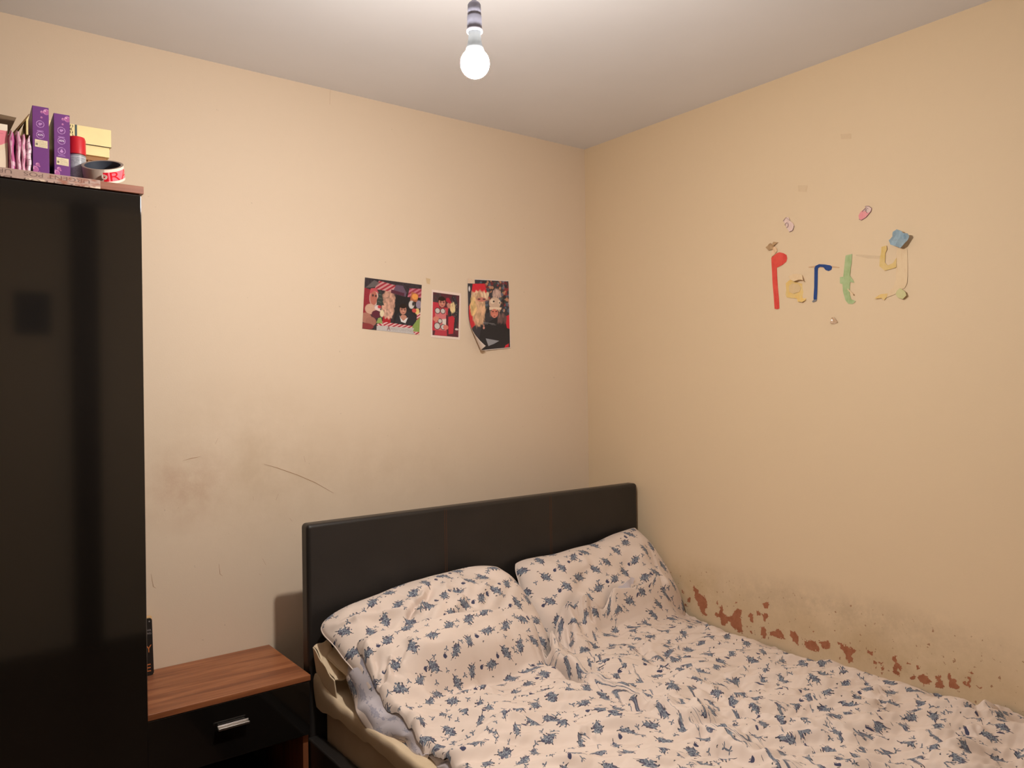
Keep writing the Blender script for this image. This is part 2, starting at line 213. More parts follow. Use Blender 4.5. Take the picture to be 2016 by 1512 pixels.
DATA = {"p":[[-0.923,1.8204],[-0.934,1.8269],[-0.945,1.8333],[-0.9559,1.8349],[-0.9701,1.8297],[-0.9813,1.8218],[-0.984,1.8104],[-0.9803,1.7999],[-0.9659,1.7908],[-0.9443,1.7841],[-0.9446,1.757],[-0.9469,1.7185],[-0.9506,1.68],[-0.9519,1.6456],[-0.9439,1.6437],[-0.9338,1.6465],[-0.9312,1.6883],[-0.9271,1.7335],[-0.9252,1.7753],[-0.9235,1.8043]],"a":[[-0.9775,1.7278],[-0.9881,1.7345],[-0.997,1.7382],[-1.0108,1.7303],[-1.0348,1.7199],[-1.0502,1.7243],[-1.0516,1.7072],[-1.0496,1.6828],[-1.051,1.6642],[-1.0407,1.6589],[-1.0236,1.6621],[-1.0169,1.6736],[-0.9961,1.6772],[-0.9803,1.6803],[-0.9758,1.6902],[-0.9789,1.7056]],"a_flap":[[-0.9894,1.7485],[-1.0042,1.7554],[-1.025,1.7535],[-1.0403,1.748],[-1.0512,1.7273],[-1.0435,1.7312],[-1.0316,1.7326],[-1.0177,1.7289],[-1.0005,1.7371]],"a_centre":[[-0.9897,1.717],[-1.0038,1.7243],[-1.0245,1.7194],[-1.0339,1.7076],[-1.0276,1.6943],[-1.0067,1.6896],[-0.9911,1.6974]],"r":[[-1.082,1.7649],[-1.0861,1.772],[-1.0993,1.7757],[-1.1188,1.7723],[-1.1381,1.7667],[-1.1435,1.7616],[-1.1411,1.7529],[-1.1315,1.7496],[-1.1218,1.7538],[-1.1139,1.7639],[-1.1025,1.7669],[-1.0952,1.7632],[-1.0941,1.7543],[-1.0929,1.7179],[-1.0914,1.6846],[-1.0894,1.662],[-1.0795,1.6615],[-1.0779,1.6677],[-1.0811,1.704],[-1.0816,1.7406]],"r_foot":[[-1.0728,1.6575],[-1.0785,1.6637],[-1.0901,1.6626],[-1.0877,1.6576],[-1.076,1.6547]],"r_tape":[[-1.061,1.7722],[-1.0828,1.7727],[-1.1445,1.7641],[-1.1684,1.7574],[-1.1665,1.7547],[-1.1444,1.7582],[-1.0827,1.766],[-1.0616,1.7687]],"t":[[-1.1898,1.7909],[-1.2105,1.793],[-1.2086,1.7663],[-1.2053,1.7492],[-1.2028,1.7261],[-1.2109,1.7148],[-1.2168,1.7025],[-1.2031,1.7069],[-1.2013,1.6851],[-1.201,1.6676],[-1.2054,1.6525],[-1.2206,1.6452],[-1.2098,1.6374],[-1.196,1.6393],[-1.1869,1.6513],[-1.1795,1.6786],[-1.1777,1.7024],[-1.1696,1.7063],[-1.1699,1.7255],[-1.1802,1.7258],[-1.1837,1.7519],[-1.1871,1.7751]],"t_strip":[[-1.1936,1.6865],[-1.1973,1.6856],[-1.2169,1.6674],[-1.2154,1.6638],[-1.2087,1.6683]],"y_arm":[[-1.3033,1.8005],[-1.3196,1.8023],[-1.3209,1.7908],[-1.3151,1.7804],[-1.3133,1.7524],[-1.3216,1.7428],[-1.3386,1.7476],[-1.3486,1.7616],[-1.3482,1.7338],[-1.33,1.7305],[-1.3129,1.7284],[-1.2974,1.7431],[-1.2992,1.7713],[-1.3023,1.7879]],"y_stem":[[-1.3489,1.7867],[-1.3642,1.79],[-1.3792,1.7823],[-1.3799,1.738],[-1.3795,1.7049],[-1.3778,1.683],[-1.3708,1.6699],[-1.357,1.6658],[-1.3402,1.6536],[-1.3175,1.6474],[-1.3205,1.6589],[-1.3377,1.6763],[-1.345,1.6978],[-1.3468,1.7339]],"y_tail":[[-1.2815,1.6466],[-1.2991,1.6583],[-1.3205,1.6589],[-1.3175,1.6488],[-1.3103,1.6396],[-1.3018,1.6467]],"y_end":[[-1.3444,1.6546],[-1.3487,1.6639],[-1.3598,1.6705],[-1.3761,1.6583],[-1.3801,1.6468],[-1.3677,1.637],[-1.3512,1.6436]],"blue":[[-1.3496,1.8368],[-1.3594,1.8422],[-1.3703,1.8362],[-1.3784,1.828],[-1.3919,1.8244],[-1.395,1.8162],[-1.3876,1.8058],[-1.3779,1.7935],[-1.3669,1.7868],[-1.3532,1.7944],[-1.3393,1.8007],[-1.3353,1.8139],[-1.348,1.8231]],"brown":[[-0.9051,1.8583],[-0.9145,1.8682],[-0.9255,1.8697],[-0.9291,1.8612],[-0.9347,1.8731],[-0.951,1.869],[-0.9382,1.8598],[-0.93,1.8482],[-0.916,1.8471]],"orange":[[-0.9289,1.8484],[-0.9345,1.8597],[-0.9446,1.8509],[-0.9473,1.8393],[-0.9377,1.8312],[-0.9248,1.8218],[-0.9239,1.8331]],"butterfly":[[-0.9717,1.9368],[-0.9825,1.9469],[-0.9931,1.9462],[-0.9964,1.934],[-1.0068,1.9244],[-1.0118,1.9142],[-1.0064,1.8995],[-0.9941,1.8968],[-0.9855,1.9092],[-0.9804,1.9227]],"slipper":[[-1.2333,1.9082],[-1.2395,1.9187],[-1.2545,1.926],[-1.2555,1.9324],[-1.2664,1.9309],[-1.2751,1.9221],[-1.272,1.9126],[-1.2571,1.8981],[-1.2421,1.8921],[-1.2347,1.8964]],"slipper_top":[[-1.2454,1.9176],[-1.2551,1.9259],[-1.2561,1.932],[-1.2664,1.9303],[-1.2745,1.9219],[-1.2709,1.9134],[-1.2617,1.9102],[-1.2559,1.9185]],"tape_bit":[[-1.1355,1.5827],[-1.1389,1.6004],[-1.1501,1.6011],[-1.1609,1.5839],[-1.1482,1.5797]],"clear_tape":[[-1.2226,1.7892],[-1.3021,1.7743],[-1.3005,1.7654],[-1.2598,1.7722],[-1.2225,1.7854]],"tape_b1":[[-1.0264,2.0455],[-1.0612,2.0381],[-1.0573,2.0173],[-1.0279,2.025]],"tape_b2":[[-1.1772,2.1747],[-1.2122,2.167],[-1.2119,2.1513],[-1.1786,2.1583]],"tape_a1":[[1.4907,1.8017],[1.5104,1.7994],[1.5079,1.7784],[1.4947,1.7812]],"peel":[[[-0.5678,0.6338],[-0.575,0.6317],[-0.5796,0.6281],[-0.5882,0.6214],[-0.5916,0.6178],[-0.5945,0.6114],[-0.5996,0.6098],[-0.6068,0.6045],[-0.6169,0.6038],[-0.623,0.6009],[-0.6265,0.5932],[-0.6298,0.5869],[-0.6316,0.5845],[-0.6312,0.5759],[-0.6318,0.5721],[-0.6327,0.5667],[-0.6303,0.5584],[-0.6235,0.5548],[-0.6206,0.5485],[-0.6251,0.5433],[-0.6278,0.5406],[-0.6329,0.5365],[-0.6235,0.5336],[-0.6198,0.5325],[-0.6103,0.5328],[-0.606,0.5371],[-0.6015,0.5418],[-0.6022,0.5485],[-0.5971,0.5532],[-0.5963,0.5586],[-0.5927,0.5618],[-0.5893,0.5672],[-0.5891,0.5745],[-0.5813,0.5777],[-0.5817,0.5816],[-0.5756,0.5869],[-0.5743,0.592],[-0.5726,0.5966],[-0.5761,0.6022],[-0.5743,0.6078],[-0.5695,0.6156],[-0.5736,0.6203],[-0.5696,0.6247]],[[-0.689,0.5794],[-0.6995,0.5856],[-0.7013,0.5807],[-0.7019,0.572],[-0.7028,0.5706],[-0.7024,0.5643],[-0.7071,0.5591],[-0.7102,0.5576],[-0.719,0.5551],[-0.7207,0.5537],[-0.7255,0.5511],[-0.7344,0.5558],[-0.7372,0.5577],[-0.7435,0.5629],[-0.7482,0.5717],[-0.7566,0.5799],[-0.7641,0.5845],[-0.767,0.5887],[-0.7725,0.5931],[-0.778,0.5876],[-0.7853,0.586],[-0.7805,0.58],[-0.7805,0.5744],[-0.7795,0.5656],[-0.7781,0.5627],[-0.7808,0.5554],[-0.7801,0.55],[-0.7821,0.5431],[-0.7839,0.5367],[-0.7849,0.5332],[-0.7859,0.5239],[-0.7883,0.5175],[-0.7848,0.5109],[-0.7861,0.5044],[-0.7799,0.507],[-0.7728,0.5082],[-0.7646,0.5089],[-0.7622,0.5149],[-0.7565,0.5132],[-0.7493,0.5183],[-0.7447,0.5201],[-0.7421,0.523],[-0.7349,0.5289],[-0.7348,0.533],[-0.7325,0.5367],[-0.7247,0.5342],[-0.7228,0.5294],[-0.7172,0.5233],[-0.7102,0.5172],[-0.7039,0.5148],[-0.6972,0.5129],[-0.6955,0.5183],[-0.6959,0.5229],[-0.6931,0.5295],[-0.6902,0.5371],[-0.6923,0.5421],[-0.6856,0.5412],[-0.6739,0.5405],[-0.669,0.5398],[-0.6629,0.5471],[-0.6746,0.5533],[-0.6807,0.5539],[-0.6895,0.5566],[-0.6868,0.5615],[-0.6906,0.5702],[-0.6864,0.5734]],[[-0.8121,0.573],[-0.8149,0.5779],[-0.8209,0.5872],[-0.8323,0.585],[-0.8307,0.5768],[-0.8318,0.5716],[-0.8315,0.5655],[-0.8322,0.5624],[-0.8341,0.5566],[-0.8269,0.5562],[-0.8202,0.5607],[-0.8157,0.5631],[-0.8135,0.5673]],[[-0.8716,0.6284],[-0.8752,0.6309],[-0.88,0.6359],[-0.8863,0.6414],[-0.8914,0.6385],[-0.8962,0.6347],[-0.8954,0.6283],[-0.8937,0.6219],[-0.8939,0.6164],[-0.8857,0.6168],[-0.8795,0.6157],[-0.8757,0.6223]],[[-0.8428,0.5996],[-0.8508,0.6013],[-0.8576,0.6025],[-0.8597,0.5959],[-0.8626,0.5898],[-0.8527,0.5835],[-0.8491,0.5888],[-0.8464,0.5945]],[[-0.8658,0.59],[-0.8745,0.5939],[-0.8795,0.5995],[-0.886,0.5996],[-0.8906,0.5963],[-0.8964,0.593],[-0.8917,0.5878],[-0.884,0.583],[-0.883,0.5762],[-0.8798,0.569],[-0.8763,0.5741],[-0.8742,0.5808],[-0.8724,0.5848]],[[-0.8638,0.5454],[-0.8704,0.5486],[-0.8799,0.5529],[-0.8796,0.5496],[-0.8838,0.5459],[-0.8843,0.5419],[-0.8823,0.5331],[-0.8835,0.527],[-0.8811,0.5188],[-0.8813,0.5157],[-0.8726,0.511],[-0.8706,0.5113],[-0.8676,0.518],[-0.8639,0.5225],[-0.863,0.5248],[-0.8647,0.531],[-0.8622,0.5387]],[[-0.8981,0.5417],[-0.9046,0.5429],[-0.9139,0.5451],[-0.9222,0.5472],[-0.9273,0.5534],[-0.9326,0.5598],[-0.9386,0.5548],[-0.9426,0.5464],[-0.9469,0.5422],[-0.9521,0.5385],[-0.9552,0.5328],[-0.9596,0.5292],[-0.9522,0.5284],[-0.9469,0.5287],[-0.9399,0.5295],[-0.9353,0.5281],[-0.925,0.5289],[-0.9215,0.5298],[-0.9135,0.5274],[-0.9097,0.529],[-0.9018,0.5279],[-0.8991,0.5311],[-0.8979,0.536]],[[-0.9774,0.5642],[-0.987,0.5626],[-0.9912,0.5631],[-0.9977,0.5601],[-1.002,0.5568],[-1.0109,0.5554],[-1.0088,0.5481],[-1.0048,0.5414],[-1.0071,0.537],[-1.0045,0.5302],[-1.0083,0.5264],[-1.0076,0.518],[-1.0015,0.5241],[-0.9957,0.5263],[-0.9933,0.5292],[-0.9877,0.5319],[-0.9857,0.5384],[-0.9816,0.5414],[-0.9769,0.5462],[-0.9771,0.552],[-0.9781,0.5579]],[[-1.0271,0.537],[-1.0291,0.5384],[-1.0366,0.5432],[-1.0428,0.5481],[-1.0469,0.552],[-1.0556,0.5492],[-1.0618,0.5517],[-1.0692,0.5491],[-1.0716,0.5478],[-1.0771,0.5421],[-1.0804,0.5403],[-1.0816,0.535],[-1.0813,0.5289],[-1.0815,0.5207],[-1.0837,0.5161],[-1.0757,0.518],[-1.0705,0.5204],[-1.0634,0.5176],[-1.0591,0.5184],[-1.0516,0.5185],[-1.048,0.519],[-1.0409,0.5205],[-1.0342,0.5191],[-1.033,0.524],[-1.0272,0.525],[-1.0261,0.529]],[[-1.0795,0.5554],[-1.0856,0.5566],[-1.091,0.5582],[-1.0983,0.557],[-1.1039,0.5583],[-1.107,0.5658],[-1.1115,0.5657],[-1.1157,0.5593],[-1.1215,0.5566],[-1.1198,0.5541],[-1.1181,0.5476],[-1.1195,0.5442],[-1.1111,0.5395],[-1.1051,0.5375],[-1.1004,0.5377],[-1.0963,0.5354],[-1.0909,0.5389],[-1.0882,0.5433],[-1.0845,0.5468],[-1.082,0.5529]],[[-1.1408,0.5722],[-1.1464,0.5684],[-1.152,0.5692],[-1.158,0.5686],[-1.1595,0.5633],[-1.1676,0.565],[-1.1729,0.5672],[-1.1778,0.5647],[-1.1822,0.564],[-1.185,0.5642],[-1.1901,0.5617],[-1.1964,0.5603],[-1.2006,0.5588],[-1.2072,0.5587],[-1.2092,0.5594],[-1.2057,0.5554],[-1.2029,0.552],[-1.1989,0.5476],[-1.1938,0.5421],[-1.1917,0.5405],[-1.1909,0.5326],[-1.1919,0.5313],[-1.1932,0.5239],[-1.1965,0.5195],[-1.1898,0.518],[-1.1831,0.5109],[-1.1805,0.5179],[-1.1775,0.5216],[-1.1745,0.5265],[-1.1712,0.5313],[-1.1711,0.5331],[-1.1673,0.5385],[-1.1643,0.5404],[-1.164,0.5453],[-1.1618,0.5493],[-1.1562,0.5523],[-1.1548,0.5565],[-1.1524,0.5625],[-1.1483,0.5633],[-1.1442,0.5695]],[[-1.3194,0.5694],[-1.3257,0.5737],[-1.3318,0.5786],[-1.3311,0.5713],[-1.3319,0.5652],[-1.3334,0.5625],[-1.3316,0.5557],[-1.336,0.5548],[-1.3408,0.5541],[-1.3433,0.5523],[-1.3483,0.5495],[-1.3477,0.5464],[-1.3458,0.5399],[-1.3427,0.5337],[-1.3401,0.5395],[-1.335,0.5397],[-1.3352,0.5361],[-1.3354,0.5333],[-1.3373,0.5267],[-1.3377,0.5236],[-1.3393,0.5189],[-1.3428,0.5148],[-1.3361,0.5171],[-1.3307,0.5178],[-1.3291,0.519],[-1.3238,0.5233],[-1.3212,0.5271],[-1.3214,0.5321],[-1.323,0.5357],[-1.3248,0.5442],[-1.327,0.5478],[-1.326,0.5559],[-1.3214,0.5591],[-1.3218,0.5642]],[[-1.3925,0.5329],[-1.3996,0.5367],[-1.4042,0.5401],[-1.4099,0.545],[-1.4134,0.5449],[-1.4165,0.543],[-1.4214,0.5449],[-1.4238,0.5411],[-1.4257,0.5379],[-1.4281,0.5339],[-1.4308,0.5317],[-1.4345,0.5302],[-1.4287,0.5261],[-1.425,0.5219],[-1.4192,0.5184],[-1.4144,0.5146],[-1.4088,0.5088],[-1.4065,0.512],[-1.4041,0.5162],[-1.4028,0.5179],[-1.3995,0.5197],[-1.3961,0.5244],[-1.3944,0.5292]],[[-1.4414,0.5456],[-1.4461,0.549],[-1.4514,0.5535],[-1.4574,0.5529],[-1.4629,0.5504],[-1.4604,0.5444],[-1.4591,0.5412],[-1.4607,0.5367],[-1.4605,0.5306],[-1.4634,0.5287],[-1.468,0.5281],[-1.4638,0.5206],[-1.4611,0.5182],[-1.4569,0.5157],[-1.4521,0.5167],[-1.4493,0.5162],[-1.4427,0.5149],[-1.4443,0.5187],[-1.4423,0.5223],[-1.4418,0.5275],[-1.4443,0.5298],[-1.4478,0.5344],[-1.4477,0.538],[-1.4444,0.5402]],[[-1.4763,0.5596],[-1.4794,0.5664],[-1.4826,0.5708],[-1.4834,0.5657],[-1.4856,0.5606],[-1.4892,0.5557],[-1.4933,0.5551],[-1.4962,0.551],[-1.4989,0.5485],[-1.5016,0.5461],[-1.5046,0.5418],[-1.5052,0.5378],[-1.5048,0.5325],[-1.5021,0.5308],[-1.4973,0.5269],[-1.4923,0.5259],[-1.488,0.5251],[-1.4862,0.5275],[-1.4814,0.5299],[-1.4785,0.5292],[-1.479,0.5359],[-1.4801,0.5399],[-1.4801,0.545],[-1.4782,0.5501],[-1.4789,0.5561]],[[-1.5177,0.5579],[-1.5208,0.5549],[-1.5258,0.5516],[-1.5278,0.5567],[-1.5301,0.5615],[-1.5308,0.5655],[-1.5324,0.571],[-1.5365,0.5704],[-1.5377,0.565],[-1.5383,0.5603],[-1.5379,0.5565],[-1.538,0.5517],[-1.5383,0.5468],[-1.5328,0.5439],[-1.5312,0.546],[-1.5251,0.5436],[-1.5219,0.5469],[-1.5168,0.546],[-1.5167,0.5526]],[[-1.5488,0.5524],[-1.554,0.5523],[-1.5589,0.5542],[-1.5626,0.5536],[-1.5657,0.5524],[-1.5601,0.5476],[-1.5576,0.5495],[-1.5526,0.5501]],[[-1.3702,0.524],[-1.3758,0.5263],[-1.3815,0.5295],[-1.3863,0.5321],[-1.3843,0.5263],[-1.3839,0.5205],[-1.3785,0.5188],[-1.3728,0.519]],[[-0.5099,0.6047],[-0.5172,0.6054],[-0.5215,0.5993],[-0.5249,0.5935],[-0.5194,0.5924],[-0.5151,0.599]],[[-0.5388,0.5775],[-0.5457,0.5823],[-0.5546,0.5853],[-0.5549,0.5783],[-0.5533,0.5715],[-0.551,0.5644],[-0.5447,0.5664],[-0.5365,0.5678]],[[-0.5245,0.5509],[-0.5356,0.5547],[-0.5335,0.5453]],[[-1.2432,0.5665],[-1.2492,0.5676],[-1.2539,0.5682],[-1.26,0.5688],[-1.2563,0.5591],[-1.2512,0.5605],[-1.2451,0.5602]],[[-0.7581,0.6137],[-0.7651,0.6144],[-0.7637,0.608],[-0.7578,0.6073]],[[-0.676,0.5966],[-0.6828,0.597],[-0.6804,0.5866],[-0.6761,0.5871]],[[-0.8006,0.5354],[-0.808,0.5386],[-0.8066,0.5314]],[[-0.8183,0.5253],[-0.8275,0.5266],[-0.8294,0.5209],[-0.832,0.5164],[-0.8241,0.5161],[-0.8215,0.5207]],[[-1.0591,0.5825],[-1.0652,0.5825],[-1.0621,0.5765]],[[-1.0828,0.5064],[-1.0888,0.506],[-1.0871,0.5028]],[[-1.261,0.5423],[-1.2656,0.543],[-1.2712,0.5439],[-1.2693,0.5379],[-1.2684,0.5326],[-1.2611,0.5329],[-1.2606,0.5379]],[[-1.2787,0.5413],[-1.2863,0.5444],[-1.288,0.5372],[-1.2807,0.5342]],[[-1.2841,0.529],[-1.2929,0.5335],[-1.2923,0.5284],[-1.2918,0.5233],[-1.2862,0.5218]],[[-1.2648,0.5253],[-1.2706,0.5249],[-1.2677,0.5186]],[[-1.3623,0.5688],[-1.3672,0.5686],[-1.3698,0.5645],[-1.3723,0.5612],[-1.364,0.559],[-1.3634,0.5639]],[[-1.3916,0.5621],[-1.3961,0.5625],[-1.401,0.5634],[-1.3989,0.5555],[-1.3931,0.5543]],[[-1.246,0.492],[-1.251,0.4938],[-1.2497,0.4878]],[[-1.2816,0.5119],[-1.2898,0.5126],[-1.2868,0.508]],[[-1.3428,0.4932],[-1.3461,0.493],[-1.3448,0.4887]],[[-1.5278,0.582],[-1.5327,0.5843],[-1.5367,0.5877],[-1.5413,0.5888],[-1.5453,0.5867],[-1.5471,0.5824],[-1.5402,0.5822],[-1.5355,0.5819],[-1.5319,0.5831]]],"scuff":[[[0.6261,1.1827],[0.6527,1.1886],[0.6782,1.1916]],[[0.8753,1.1537],[0.917,1.139],[0.9855,1.1102],[1.0472,1.0795],[1.1144,1.0371]],[[0.7228,1.2281],[0.7307,1.2451]],[[0.9122,1.0333],[0.9209,1.054]],[[0.7288,0.8538],[0.7315,0.8217],[0.7392,0.8142]],[[0.532,0.8535],[0.5385,0.8148],[0.5455,0.8091]],[[1.0092,1.171],[1.0142,1.1503]],[[1.1206,2.4172],[1.1181,2.3679]],[[0.8663,0.8494],[0.876,0.8283]],[[0.9575,0.97],[0.966,0.959]],[[0.8378,1.0538],[0.8392,1.0407]],[[0.8541,0.8022],[0.8607,0.7979]]]}
